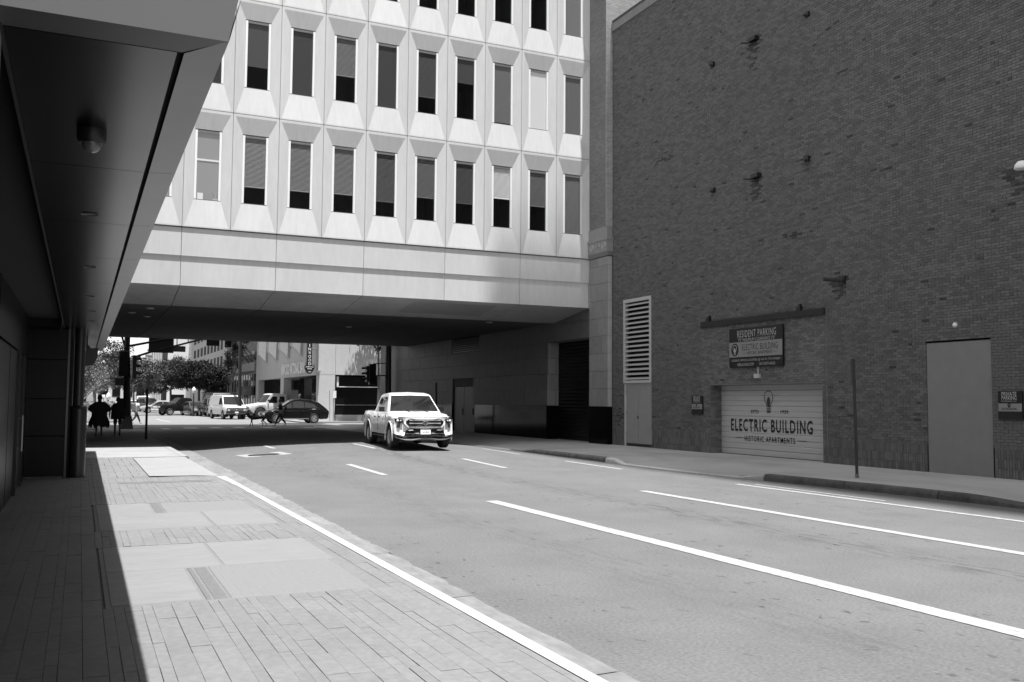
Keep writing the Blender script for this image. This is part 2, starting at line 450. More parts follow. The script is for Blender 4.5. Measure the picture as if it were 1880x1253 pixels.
# small tiles on the driveway crossing
y = 20.45
while y < 27.4:
    x = -1.2 + random.choice([0, .15])
    while x < 1.34:
        x1 = min(x + .3, 1.35); c = .004
        if x1 - x > .05: rest.cbox((x + .004, y + .004, .12), (x1 - .004, y + .296, .15 + random.uniform(-.002, .002)), .004)
        x += .3
    y += .3
obj('paver', rest, M_paver, lp, stuff=True)

# ---- right pavement with dropped kerbs
def drop(y):  # 0 = full kerb, 1 = dropped
    a = sstep(16.9, 17.9, y) * (1 - sstep(22.5, 23.2, y))
    b = sstep(28.0, 29.4, y)
    c = 1 - sstep(9.5, 12.2, y)
    return max(a, b * .8, c)
def zrp(x, y):
    d = drop(y); t = sstep(0, 2.6, x - kx(y))
    return .15 - d * (1 - t) * .125
M_rp = mat('right_pavement', .40, .9, var=.08, scale=20, var2=.2, scale2=.5, stretch=(1, .6, 1), bump=.12, bscale=70)
m = MB(); yy = list(np.arange(-12, 60.5, .5))
for y in yy:
    for k in range(9):
        x = kx(y) + .16 + (18.9 - kx(y) - .16) * k / 8; m.v.append((x, y, zrp(x, y) + .001))
for j in range(len(yy) - 1):
    for i in range(8): a = j * 9 + i; m.f.append((a, a + 1, a + 10, a + 9))
rp = struct('right_pavement', m, M_rp, smooth=True)
M_kerbd = mat('old_kerb_stone', .085, .9, var=.35, scale=5, var2=.25, scale2=1.3, bump=.5, bscale=22, bdist=.02)
y = -11.7
while y < 59:
    l = 2.2 if y < 45 else 3; n = 10; e = MB(); rows = []
    for k in range(n + 1):
        q = y + .012 + (l - .024) * k / n; x = kx(q); h = zrp(kx(q) + .05, q) + .002; j = rs.uniform(-.008, .008); j2 = rs.uniform(-.006, .004)
        h = max(h, .022)
        e.v += [(x - .035 + j, q, -.03), (x - .02 + j, q, h * .55), (x + j, q, h - min(.02, h * .3)), (x + .03, q, h + j2 * .5), (x + .17, q, h)]
    for k in range(n):
        for i in range(4): a = k * 5 + i; e.f.append((a, a + 1, a + 6, a + 5))
    e.f.append((0, 1, 2, 3, 4)); e.f.append(tuple(n * 5 + i for i in (4, 3, 2, 1, 0)))
    if y + l < 30 or True: obj('kerb_stone', e, M_rp if drop(y + l / 2) > .75 and y > 12 else M_kerbd, rp)
    y += l

# ---- painted lines, draped on the road
def strip(name, x0, x1, y0, y1, dz=.006, m=None, label=None, par=None):
    e = MB(); n = max(1, int((y1 - y0) / .6)); 
    for k in range(n + 1):
        y = y0 + (y1 - y0) * k / n; w = rs.uniform(-.006, .006)
        e.v += [(x0 + w, y, zroad(x0, y) + dz), (x1 + w, y, zroad(x1, y) + dz)]
    for k in range(n): e.f.append((2 * k, 2 * k + 1, 2 * k + 3, 2 * k + 2))
    o = obj(name, e, m or M_paint, par)
    if par is None: o['kind'] = 'structure'
    return o
lm = strip('lane_marking', 6.49, 6.735, 1.0, 15.15)
strip('lane_marking', 6.46, 6.63, 21.2, 24.5)
p0 = on_road(505, 824); p1 = on_road(485, 819); strip('lane_marking', p0[0] - .1, p0[0] + .05, p0[1], p1[1])
strip('lane_marking', 10.05, 10.24, -2, 15.8); strip('lane_marking', 10.02, 10.18, 22.2, 25.2)
p0 = on_road(690, 824); p1 = on_road(655, 815); strip('lane_marking', p0[0] - .08, p0[0] + .06, p0[1], p1[1])
strip('lane_marking', 12.86, 12.99, -2, 16.4); strip('lane_marking', 12.80, 12.93, 21.0, 24.1); strip('lane_marking', 13.22, 13.30, 12.6, 16.2); strip('lane_marking', 12.72, 12.84, 27, 30)
for (a, b, c) in [(297, 312, 788), (338, 364, 786.5), (386, 407, 786), (429, 449, 785.5), (481, 503, 785.5), (556, 580, 785.5)]:
    q0, q1 = on_road(a, c), on_road(b, c); strip('crosswalk_bar', q0[0], q1[0], q0[1] - 1.1, q0[1] + 1.1, dz=.008)
for (a, b, c) in [(290, 345, 774.5), (400, 480, 775)]:
    pass
# concrete patch with a drain slot
q = [on_road(431, 836.5, .005), on_road(452, 840.3, .005), on_road(538, 833.8, .005), on_road(514, 829.6, .005)]
pa = obj('concrete_patch', MB().quad(*q), mat('patch_concrete', .27, .8, var=.1, scale=12)); pa['kind'] = 'structure'
q = [on_road(455, 835.8, .01), on_road(457, 837.4, .01), on_road(513, 834.2, .01), on_road(510, 832.7, .01)]
obj('drain_slot', MB().quad(*q), M_dark, pa)
# ================================================================== BRICK BUILDING
XW = 18.28
bb = thing('brick_building', 'tall windowless dark brick building with a lettered garage door on the right pavement', 'building', (XW, 20, 0))
YE = 30.52
holes = [(19.51, 24.47, 0, 2.30), (14.31, 16.05, 0, 3.20), (27.86, 29.66, 0, 2.42), (27.87, 29.68, 2.44, 5.52)]
def ztop(y): return 16.05
def wallface(mb, x, y0, y1, z0, z1, hs):
    """wall plane facing -X with rectangular holes"""
    ysb = sorted(set([y0, y1] + [h for q in hs for h in q[:2]])); zsb = sorted(set([z0, z1] + [h for q in hs for h in q[2:]]))
    for a, b in zip(ysb[:-1], ysb[1:]):
        for c, d in zip(zsb[:-1], zsb[1:]):
            my, mz = (a + b) / 2, (c + d) / 2
            if any(q[0] < my < q[1] and q[2] < mz < q[3] for q in hs): continue
            mb.quad((x, b, c), (x, a, c), (x, a, d), (x, b, d))
m = MB(); wallface(m, XW + .012, -12, YE, 0, 16.1, holes)
m.box((XW + .5, -12, 15.8), (28.7, YE, 16.1)); m.box((18.9, -12.2, 0), (28.7, -12, 16.1)); m.box((28.6, -12, 0), (28.7, YE, 16.1))
m.quad((XW + .012, -12, 0), (18.9, -12, 0), (18.9, -12, 16.1), (XW + .012, -12, 16.1))
obj('wall', m, M_mort, bb)
def brick_verts(y0, y1, z0, z1, x):
    j = rs.uniform(-.004, .004); x = x + j; bk = XW + .012; c = .0035
    return [(bk, y0, z0), (bk, y1, z0), (bk, y1, z1), (bk, y0, z1), (x, y0 + c, z0 + c), (x, y1 - c, z0 + c), (x, y1 - c, z1 - c), (x, y0 + c, z1 - c)]
BF = [(4, 7, 6, 5), (0, 4, 5, 1), (1, 5, 6, 2), (2, 6, 7, 3), (3, 7, 4, 0)]
single, joined, joined2 = [], MB(), MB()
GP = .009; BL, BH = .203, .0677
def inhole(y0, y1, z0, z1):
    for a, b, c, d in holes:
        if y1 > a and y0 < b and z1 > c and z0 < d:
            return (a, b)
    return None
cands = []
k = 0; z = .80
while z < 16.02:
    yst = 6.0 + (0 if k % 2 else BL / 2) + rs.uniform(-.01, .01)
    y = yst
    while y < YE - .02:
        l = BL if k % 7 else BL / 2 if k % 7 == 0 else BL
        if k % 7 == 0: l = BL / 2
        y1 = min(y + l, YE)
        h = inhole(y, y1, z, z + BH)
        segs = [(y, y1)]
        if h: segs = [s_ for s_ in ((y, min(y1, h[0])), (max(y, h[1]), y1)) if s_[1] - s_[0] > .03]
        for (a, b) in segs: cands.append((a + GP / 2, b - GP / 2, z + GP / 2, z + BH - GP / 2))
        y += l
    z += BH; k += 1
# soldier courses at the foot of the wall
for zb, hb in ((.12, .225), (.35, .215), (.57, .215)):
    y = 6.0
    while y < YE - .05:
        y1 = min(y + BH, YE)
        if not inhole(y, y1, zb, zb + hb): cands.append((y + GP / 2, y1 - GP / 2, zb + GP / 2, zb + hb - GP / 2))
        y += BH
anch = [(22.13, 12.74, .34, .9), (19.85, 12.70, .12, .25), (24.19, 12.70, .12, .25), (19.92, 8.58, .14, .35), (22.07, 8.52, .36, .8), (24.20, 8.57, .14, .4), (18.75, 4.95, .3, .6), (13.35, 6.75, .5, .8)]
stains = [(29.95, 1.1, .35, .5), (16.25, 1.4, .12, .6), (14.15, 1.2, .10, .4), (20.4, 6.5, .8, .1), (27.0, 10.2, 1.0, .12), (17.0, 7.7, .7, .08)]
def stained(y, z):
    for (a, b, w_, h_) in anch:
        if -h_ < z - b < .12:
            t = (b + .1 - z) / (h_ + .1)
            if abs(y - a) < w_ * (1 - t * .6) and rs.rand() > .25 + t * .45: return True
    for (a, b, w_, h_) in stains:
        if ((y - a) / w_) ** 2 + ((z - b) / h_) ** 2 < rs.uniform(.3, 1.0) and rs.rand() > .5: return True
    return rs.rand() < .008
joined3 = MB()
infill = lambda y, z: 19.33 < y < 24.86 and z < 4.2
def csize(t):
    return (t[0] - 13.4)
fore = sorted([t for t in cands if 13.62 < t[0] < 14.30 and .8 < t[2] < 3.4 and not inhole(t[0], t[1], t[2], t[3])], key=lambda t: t[0])[:292]
fs_ = set(fore)
for t in cands:
    if t in fs_: continue
    tgt = joined2 if infill(t[0], t[2]) else joined
    if stained(t[0], t[2]): tgt = joined3
    tgt.add(brick_verts(*t, XW), BF)
obj('brickwork', joined, M_brick, bb, stuff=True)
obj('infill_brickwork', joined2, M_brick2, bb, stuff=True)
obj('stained_brickwork', joined3, mat('stained_brick', .055, .9, island=.3, var=.2, scale=20, bump=.4, bscale=90), bb, stuff=True)
for t in fore: obj('brick', MB().add(brick_verts(*t, XW), BF), M_brick, bb)
# coping
m = MB(); m.box((XW - .05, -12.2, 16.06), (XW + .35, YE - .005, 16.36)); obj('coping', m, mat('coping_stone', .22, .8, var=.15, scale=6), bb)
m = MB(); m.box((XW - .02, -12.2, 16.36), (XW + .3, YE - .01, 16.50)); obj('coping_cap', m, mat('coping_cap', .05, .6), bb)
# thin pale seam beside the infill
m = MB(); m.box((XW - .008, 19.30, .8), (XW + .01, 19.335, 4.36)); m.box((XW - .008, 24.87, .8), (XW + .01, 24.89, 3.4)); obj('seam', m, M_mort, bb)
# reveal of the garage opening
m = MB()
y = .15
for (ya, dirn) in ((24.47, 1), (19.51, -1)):
    kz = 0; z = .12
    while z < 2.29:
        cuts = [0, .15, .3, .45] if kz % 2 else [0, .21, .45]
        for a, b in zip(cuts[:-1], cuts[1:]):
            z1 = min(z + BH, 2.3)
            m.box((XW + .016 + a + .004, ya - .008 if dirn > 0 else ya - .03, z + .004), (XW + .016 + b - .004, ya + .03 if dirn > 0 else ya + .008, z1 - .004))
        z += BH; kz += 1
obj('jamb_brickwork', m, M_brick2, bb, stuff=True)
m = MB(); m.box((XW + .02, 24.475, 0), (XW + .46, 24.9, 2.32)); m.box((XW + .02, 19.2, 0), (XW + .46, 19.505, 2.32)); m.box((XW + .014, 19.2, 2.302), (XW + .46, 24.9, 2.5)); obj('jamb', m, M_mort, bb)
# garage door of slats
XD = XW + .44
M_gd = mat('garage_door', .52, .45, var=.05, scale=4, stretch=(1, .3, 3))
gd = []
zs = [.165, .335, .50, .66, .83, 1.00, 1.17, 1.34, 1.50, 1.66, 1.82, 1.98, 2.14, 2.30]
for i in range(len(zs) - 1):
    a, b = zs[i] + .003, zs[i + 1] - .003; e = MB(); t = .012 if i % 2 else .004
    e.add([(XD, 24.46, a), (XD, 19.52, a), (XD - t, 19.52, a + .02), (XD - t, 24.46, a + .02), (XD - t, 19.52, b - .02), (XD - t, 24.46, b - .02), (XD, 19.52, b), (XD, 24.46, b)],
          [(0, 1, 2, 3), (3, 2, 4, 5), (5, 4, 6, 7)])
    obj('door_slat', e, M_gd, bb)
obj('door_backing', MB().box((XD + .006, 19.52, .15), (XD + .05, 24.46, 2.31)), M_dark, bb)
UX, UZ = (0, -1, 0), (0, 0, 1)
XT = XD - .018
gl = thing('garage_door_lettering', 'black lettering and light bulb emblem painted on the pale slatted garage door', 'sign', (XT, 22.18, 1.2))
text('ELECTRIC BUILDING', .385, (XT, 22.16, 1.07), UX, UZ, M_lblk, gl, width=3.62, bold=.018, spacing=1.22)
text('HISTORIC APARTMENTS', .165, (XT, 22.19, .665), UX, UZ, M_lblk, gl, width=2.24, bold=.012, spacing=1.25)
text('ESTD', .10, (XT, 22.82, 1.485), UX, UZ, M_lblk, gl, width=.36, bold=.01)
text('1929', .10, (XT, 21.50, 1.495), UX, UZ, M_lblk, gl, width=.33, bold=.01)
m = MB(); m.box((XT - .001, 23.42, .672), (XT, 23.78, .684)); m.box((XT - .001, 20.60, .672), (XT, 20.96, .684)); obj('dash', m, M_lblk, gl)
def bulb(par, c, s, ux, uz, mt, w=.016):
    ux, uz, c = Vector(ux), Vector(uz), Vector(c)
    out = [(0, -.34)]
    pts = []
    for i in range(41):
        a = -PI * .5 + 2 * PI * i / 40
        y = math.sin(a) * .27 + .13; x = math.cos(a) * .245
        if y < .0: x *= (.45 + .55 * (y + .14) / .14) if y > -.14 else .45
        pts.append((x * s, y * s))
    pts = [(-.11, -.2), (-.13, -.06), (-.225, .06), (-.245, .18), (-.21, .31), (-.12, .39), (0, .42), (.12, .39), (.21, .31), (.245, .18), (.225, .06), (.13, -.06), (.11, -.2)]
    m = MB()
    for (a, b), (e, f) in zip(pts[:-1], pts[1:]):
        d = Vector((e - a, f - b)).normalized(); n_ = Vector((-d.y, d.x)) * w / s
        q = [(a + n_.x, b + n_.y), (e + n_.x, f + n_.y), (e - n_.x, f - n_.y), (a - n_.x, b - n_.y)]
        m.add([c + ux * p[0] * s + uz * p[1] * s for p in q], [(0, 1, 2, 3)])
    for (x, z0, z1) in ((.11, -.26, -.23), (.115, -.31, -.28), (.10, -.40, -.33)):
        m.add([c + ux * p[0] * s + uz * p[1] * s for p in ((-x, z0), (x, z0), (x, z1), (-x, z1))], [(0, 1, 2, 3)])
    m.add([c + ux * p[0] * s + uz * p[1] * s for p in ((-.06, -.2), (.06, -.2), (.10, -.02), (.07, .14), (0, .2), (-.07, .14), (-.10, -.02))], [tuple(range(7))])
    return obj('bulb_emblem', m, mt, par)
bulb(gl, (XT, 22.19, 1.78), .80, UX, UZ, mat('faded_lettering', .05, .6), .011)
# resident parking sign
sg = thing('parking_sign', 'large black and white resident parking sign above the garage door', 'sign', (XW - .02, 22.18, 2.83))
XS = XW - .075
obj('panel', MB().box((XS, 20.97, 2.83), (XW - .012, 23.39, 4.015)), M_sblk, sg)
obj('band', MB().box((XS - .004, 20.985, 3.14), (XS, 23.38, 3.595)), M_swht, sg)
xt = XS - .003; xt2 = XS - .007
text('RESIDENT PARKING', .21, (xt, 22.12, 3.84), UX, UZ, M_lwht, sg, width=1.75, spacing=1.15)
text("7'0\" MAXIMUM CLEARANCE 7'0\"", .10, (xt, 22.12, 3.66), UX, UZ, M_lwht, sg, width=1.68)
text('ELECTRIC BUILDING', .19, (xt2, 21.97, 3.43), UX, UZ, M_lblk, sg, width=1.60, spacing=1.15)
text('HISTORIC APARTMENTS', .095, (xt2, 21.97, 3.25), UX, UZ, M_lblk, sg, width=1.13)
text('LEASING OFFICE LOCATED @ 410 W. 7TH STREET', .085, (xt, 22.17, 3.035), UX, UZ, M_lwht, sg, width=2.22)
text('HEBUILDING.COM', .085, (xt, 22.62, 2.91), UX, UZ, M_lwht, sg, width=.76)
text('817-877-0433', .085, (xt, 21.64, 2.91), UX, UZ, M_lwht, sg, width=.68)
m = MB(); cc = Vector((xt2, 23.11, 3.37)); nn = 24
m.add([cc] + [cc + Vector((0, math.cos(2 * PI * i / nn) * .175, math.sin(2 * PI * i / nn) * .195)) for i in range(nn)], [(0, 1 + (i + 1) % nn, 1 + i) for i in range(nn)])
obj('disc', m, M_lblk, sg)
bulb(sg, (xt2 - .003, 23.11, 3.36), .36, UX, UZ, M_lwht, .01)
m = MB(); m.box((xt2, 22.58, 3.245), (xt2 - .001, 22.74, 3.253)); m.box((xt2, 21.2, 3.245), (xt2 - .001, 21.36, 3.253)); obj('dash', m, M_lblk, sg)
# two private parking signs
def private(y0, z0, z1, label):
    s = thing('private_parking_sign', label, 'sign', (XW - .02, y0, z0), 'private parking signs on the brick wall')
    h = z1 - z0; w = .58; x = XW - .05
    obj('panel', MB().box((x, y0 - w / 2, z0), (XW - .012, y0 + w / 2, z1)), M_sblk, s)
    obj('band', MB().box((x - .004, y0 - w / 2 + .01, z0 + h * .28), (x, y0 + w / 2 - .01, z0 + h * .56)), M_swht, s)
    text('PRIVATE', .085, (x - .003, y0 + .02, z0 + h * .90), UX, UZ, M_lwht, s, width=.36, bold=.01)
    text('PARKING', .085, (x - .003, y0 + .02, z0 + h * .76), UX, UZ, M_lwht, s, width=.36, bold=.01)
    text('FOR RESIDENTS ONLY', .028, (x - .003, y0 + .02, z0 + h * .64), UX, UZ, M_lwht, s, width=.38)
    text('ELECTRIC BUILDING', .045, (x - .007, y0 + .02, z0 + h * .37), UX, UZ, M_lblk, s, width=.36, bold=.01)
    bulb(s, (x - .007, y0 + .02, z0 + h * .47), .12, UX, UZ, M_lblk, .01)
private(13.83, 1.44, 2.05, 'private parking sign right of the plastered doorway panel')
private(25.11, 1.37, 1.97, 'small private parking sign left of the garage door')
# plastered panel
st = obj('plastered_panel', MB().box((XW + .02, 14.31, .14), (XW + .2, 16.05, 3.2)), mat('plaster', .235, .95, var=.05, scale=3, bump=.5, bscale=90, bdist=.01)); tag(st, 'tall grey plastered panel closing a former doorway in the brick wall', 'wall panel')
m = MB(); m.box((XW + .012, 14.30, 3.2), (XW + .2, 16.06, 3.24)); m.box((XW + .012, 16.05, .1), (XW + .2, 16.08, 3.2)); m.box((XW + .012, 14.28, .1), (XW + .2, 14.31, 3.2)); obj('opening_edge', m, M_brick, bb)
# louvre
lv = thing('wall_louvre', 'tall pale metal louvre vent set in the brick wall above grey utility doors', 'vent', (XW, 28.77, 2.44))
M_lv = mat('louvre_metal', .52, .4)
m = MB(); y0, y1, z0, z1 = 27.85, 29.69, 2.44, 5.53
m.box((XW - .03, y0, z0), (XW + .12, y0 + .11, z1)); m.box((XW - .03, y1 - .11, z0), (XW + .12, y1, z1)); m.box((XW - .03, y0 + .11, z0), (XW + .12, y1 - .11, z0 + .10)); m.box((XW - .03, y0 + .11, z1 - .12), (XW + .12, y1 - .11, z1)); obj('frame', m, M_lv, lv)
obj('backing', MB().box((XW + .3, y0, z0), (XW + .34, y1, z1)), M_void, lv)
for i in range(17):
    z = z0 + .13 + i * (z1 - z0 - .28) / 16.6
    e = MB(); e.add([(XW - .01, y0 + .112, z), (XW - .01, y1 - .112, z), (XW - .01, y1 - .112, z + .038), (XW - .01, y0 + .112, z + .038), (XW + .07, y0 + .112, z + .085), (XW + .07, y1 - .112, z + .085), (XW + .07, y1 - .112, z + .07), (XW + .07, y0 + .112, z + .07)],
                    [(0, 3, 2, 1), (3, 4, 5, 2), (0, 1, 6, 7)]); obj('slat', e, M_lv, lv)
ud = thing('utility_doors', 'pair of plain grey utility doors below the louvre in the brick wall', 'door', (XW, 28.76, .2))
M_ud = mat('grey_door', .30, .6, var=.05, scale=4)
for (a, b) in ((27.88, 28.72), (28.735, 29.56)): obj('door_leaf', MB().box((XW + .03, a, .26), (XW + .08, b, 2.40)), M_ud, ud)
m = MB(); m.box((XW - .01, 29.57, .16), (XW + .08, 29.64, 2.42)); m.box((XW + .02, 27.86, 2.40), (XW + .08, 29.57, 2.43)); obj('frame', m, M_lv, ud)
for z_ in (.55, 1.3, 2.05): obj('hinge', MB().box((XW + .005, 29.5, z_), (XW + .03, 29.58, z_ + .12)), M_grey, ud)
obj('lock', MB().box((XW + .012, 28.76, 1.15), (XW + .03, 28.80, 1.25)), M_dark, ud)
obj('threshold', MB().box((XW + .04, 27.87, .1), (XW + .1, 29.57, .26)), M_dark, ud)
# beam, brackets, hooks, pipe, lights
bm_ = thing('steel_beam', 'long rusty steel channel bolted to the brickwork above the parking sign', 'beam', (XW, 22, 4.2))
obj('channel', MB().box((XW - .09, 19.33, 4.17), (XW - .002, 24.85, 4.345)), mat('rusty_steel', .022, .7, var=.2, scale=8), bm_)
for y in (24.47, 20.30): obj('bracket', MB().box((XW - .1, y - .08, 4.35), (XW - .003, y + .08, 4.46)).box((XW - .06, y - .045, 4.46), (XW - .003, y + .045, 4.53)), M_dark, bm_)
for i, (y, z, big) in enumerate([(22.13, 12.74, 1), (19.85, 12.70, 0), (24.19, 12.70, 0), (19.92, 8.58, 0), (22.07, 8.52, 1), (24.20, 8.57, 0)]):
    row = 'upper' if z > 10 else 'lower'; pos = {22: 'middle', 19: 'right', 24: 'left'}[int(y)]
    h = thing('wall_anchor', f'{"large forked" if big else "small"} dark iron anchor in the {row} row on the brick wall, {pos} of three', 'anchor', (XW, y, z), 'iron anchors on the brick wall')
    if big:
        e = MB(); e.box((XW - .16, y - .17, z - .02), (XW + .01, y + .14, z + .10)); obj('plate', e, M_dark, h)
        e = MB(); e.tube([(XW - .01, y + .05, z - .02), (XW - .22, y + .22, z - .02), (XW - .26, y + .33, z)], .035, 6); e.tube([(XW - .01, y - .05, z - .05), (XW - .16, y + .10, z - .13)], .035, 6); obj('prong', e, M_dark, h)
    else:
        e = MB(); e.box((XW - .08, y - .07, z - .08), (XW + .01, y + .07, z + .06)); obj('plate', e, M_dark, h)
        e = MB(); e.tube([(XW - .03, y, z), (XW - .15, y + .05, z - .04)], .03, 6); obj('prong', e, M_dark, h)
pp = thing('drain_pipe_stub', 'dark pipe stub with square flange sticking out of the wall above the beam', 'pipe', (XW, 18.7, 5.0))
obj('flange', MB().box((XW - .05, 18.58, 4.90), (XW + .01, 18.80, 5.12)), M_dark, pp)
obj('stub', MB().tube([(XW - .02, 18.7, 5.01), (XW - .42, 18.75, 5.02), (XW - .60, 18.78, 5.03)], .05, 10), mat('pipe_metal', .05, .5), pp)
fl = thing('wall_lamp', 'small round pale lamp on the bricks above the plastered panel', 'lamp', (XW, 15.2, 3.58))
obj('base', MB().lathe([(0, -.03), (.075, -.03), (.075, 0)], (XW, 15.2, 3.58), 'X', 16), M_grey, fl)
obj('lens', MB().lathe([(0, -.07), (.035, -.065), (.05, -.045), (.05, -.03)], (XW, 15.2, 3.58), 'X', 16), M_white, fl, smooth=True)
dl = thing('dome_lamp', 'white dome lamp high on the brick wall at the right edge', 'lamp', (XW, 13.2, 6.86))
obj('dome', MB().lathe([(.001, -.03), (.09, -.05), (.15, -.12), (.165, -.2), (.15, -.215), (.001, -.215)], (XW - .22, 13.26, 6.98), 'Z', 18), M_white, dl, smooth=True)
obj('arm', MB().tube([(XW, 13.26, 6.9), (XW - .12, 13.26, 6.95)], .03, 6), M_grey, dl)
cj = obj('junction_box', MB().box((XW - .10, 22.02, 2.49), (XW, 22.22, 2.62)).box((XW - .03, 22.09, 2.62), (XW, 22.13, 2.83)), M_gd); tag(cj, 'small rough junction box on the lintel under the parking sign', 'box')
# leaning sign post on the right pavement
spb = on_z(1573.5, 878, .15)
sp = thing('sign_post', 'thin dark street sign post seen edge-on, leaning slightly by the right kerb', 'sign post', tuple(spb))
tx, ty = spb[0], spb[1]
dtop = on_y(1566.5, 660, ty)
obj('post', MB().tube([(tx, ty, .15), tuple(dtop)], .033, 8), mat('post_metal', .035, .5), sp)
e = MB(); q = on_y(1563, 705, ty); r = on_y(1561.5, 659, ty); q2, r2 = on_y(1567, 705, ty), on_y(1566, 659, ty)
e.prism([tuple(q), tuple(r), tuple(r2), tuple(q2)], tuple(np.array([tx, ty, 0]) / math.hypot(tx, ty) * .28)); obj('sign_plate', e, mat('sign_back', .09, .45), sp)
obj('base_sleeve', MB().tube([(tx, ty, .15), (tx, ty, .24)], .042, 8), M_gut, sp)

# ================================================================== STONE AND BRICK BUILDING (right side of the passage)
sb = thing('stone_faced_building', 'tall building with stone tiled base, scrolled capital and pale brick above, right of the passage', 'building', (18.0, 31, 0))
XP = 18.08
m = MB(); m.box((19.0, 30.6, 0), (40, 60.4, 30)); m.box((XP + .06, YE + .06, 7.3), (18.99, 60.4, 30)); obj('core', m, M_mort, sb)
# upper brick pier: bricks of two faces
def brickface(par, name, fnpt, u0, u1, z0, z1, m, bl=.215):
    """bricks on a face; fnpt(u, z, d) -> point with d outward"""
    b = MB(); k = 0; z = z0
    while z < z1:
        u = u0 - (bl / 2 if k % 2 else 0)
        while u < u1:
            a, e = max(u, u0) + .004, min(u + bl, u1) - .004
            if e - a > .02:
                zz0, zz1 = z + .005, z + BH - .005
                b.add([fnpt(a, zz0, 0), fnpt(e, zz0, 0), fnpt(e, zz1, 0), fnpt(a, zz1, 0), fnpt(a, zz0, .03), fnpt(e, zz0, .03), fnpt(e, zz1, .03), fnpt(a, zz1, .03)],
                      [(4, 5, 6, 7), (0, 1, 5, 4), (1, 2, 6, 5), (2, 3, 7, 6), (3, 0, 4, 7)])
            u += bl
        z += BH; k += 1
    return obj(name, b, m, par, stuff=True, fix=True)
M_pbrick = mat('pier_brick', .22, .85, island=.14, var=.1, scale=25, bump=.2)
brickface(sb, 'pier_brickwork', lambda u, z, d: (XP + .03 - d, u, z), 30.53, 31.95, 8.46, 19.5, M_pbrick)
M_lbrick = mat('pale_brick', .42, .85, island=.12, var=.1, scale=25)
brickface(sb, 'front_brickwork', lambda u, z, d: (u, 30.56 - d, z), 18.0, 24.5, 8.46, 19.5, M_lbrick)
obj('pier_backing', MB().box((XP + .03, 30.56, 8.4), (19.0, 31.95, 30)).box((19.0, 30.56, 16.1), (24.6, 30.6, 30)), M_mort, sb)
# stone ashlar pieces
def stonegrid(par, x, y0, y1, z0, z1, w, h, facing='X', depth=.05, hs=(), m=M_stone, name='stone_panel', first=0):
    k = 0; z = z0
    while z < z1 - .02:
        zt = min(z + h, z1); y = y0 - ((w / 2) if (k + first) % 2 else 0)
        while y < y1 - .01:
            a, b = max(y, y0) + .006, min(y + w, y1) - .006
            if b - a > .03:
                segs = [(a, b)]
                for q in hs:
                    if zt > q[2] + .02 and z < q[3] - .02:
                        segs = [s_ for (p_, r_) in segs for s_ in (((p_, min(r_, q[0])), (max(p_, q[1]), r_)) if (r_ > q[0] and p_ < q[1]) else ((p_, r_),)) if s_[1] - s_[0] > .03]
                for (p_, r_) in segs:
                    e = MB(); j = rs.uniform(-.002, .002)
                    if facing == 'X': e.box((x + j, p_, z + .006), (x + depth, r_, zt - .006))
                    else: e.box((p_, x + j, z + .006), (r_, x + depth, zt - .006))
                    obj(name, e, m, par)
            y += w
        z = zt; k += 1
TW = 18.16
rec = (31.98, 35.72, .15, 4.27)
stonegrid(sb, XP, 30.56, 31.95, 1.575, 7.3, .77, .675)
M_tst = mat('passage_stone_shaded', .12, .6, var=.1, scale=3, objr=.09, bump=.06, bscale=40)  # darker copy of the pier stone; passage shade put into its colour
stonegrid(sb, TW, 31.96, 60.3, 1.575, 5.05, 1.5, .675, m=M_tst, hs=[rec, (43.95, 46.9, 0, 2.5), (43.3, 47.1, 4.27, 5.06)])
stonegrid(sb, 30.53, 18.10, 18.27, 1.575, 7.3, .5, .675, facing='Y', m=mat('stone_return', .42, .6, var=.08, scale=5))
m = MB(); m.box((XP + .05, 30.58, .1), (18.7, 31.95, 8.4)); wallface(m, TW + .05, 31.95, 60.3, 0, 7.3, [rec, (43.95, 46.9, 0, 2.5), (43.3, 47.1, 4.27, 5.06)]); m.box((TW + .05, 60.29, 0), (19, 60.35, 7.3)); obj('backing_wall', m, M_mort, sb)
# polished granite base
for (a, b) in [(30.55, 31.95)]: obj('granite_panel', MB().box((XP - .02, a, .1), (XP + .05, b, 1.565)), M_gran, sb)
obj('granite_panel', MB().box((XP - .02, 30.51, .1), (18.27, 30.55, 1.565)), M_gran, sb)
y = 35.74
while y < 60:
    b = min(y + 1.6, 60.3)
    if not (y < 46.9 and b > 43.9): obj('granite_panel', MB().box((TW - .02, y + .005, .1), (TW + .05, b - .005, 1.565)), M_gran, sb)
    y += 1.6
# recess with roller shutter
XR = 18.72
m = MB(); m.box((TW + .05, 31.96, 4.27), (XR + .1, 35.72, 4.3)); m.box((TW + .06, 31.93, .1), (XR + .1, 31.96, 4.3)); obj('recess_lining', m, M_mort, sb)
stonegrid(sb, 35.72, TW, XR, 1.575, 4.27, .40, .675, facing='Y', m=M_stone, name='reveal_stone')
obj('granite_panel', MB().box((TW, 35.71, .1), (XR, 35.76, 1.565)), M_gran, sb)
for i in range(28):
    z = .15 + i * .147; obj('shutter_slat', MB().add([(XR + .02, 31.96, z), (XR + .02, 35.71, z), (XR - .015, 35.71, z + .05), (XR - .015, 31.96, z + .05), (XR + .02, 35.71, z + .140), (XR + .02, 31.96, z + .140)], [(0, 1, 2, 3), (3, 2, 4, 5)]), M_dark2, sb)
obj('shutter_backing', MB().box((XR + .03, 31.96, .1), (XR + .06, 35.72, 4.28)), M_void, sb)
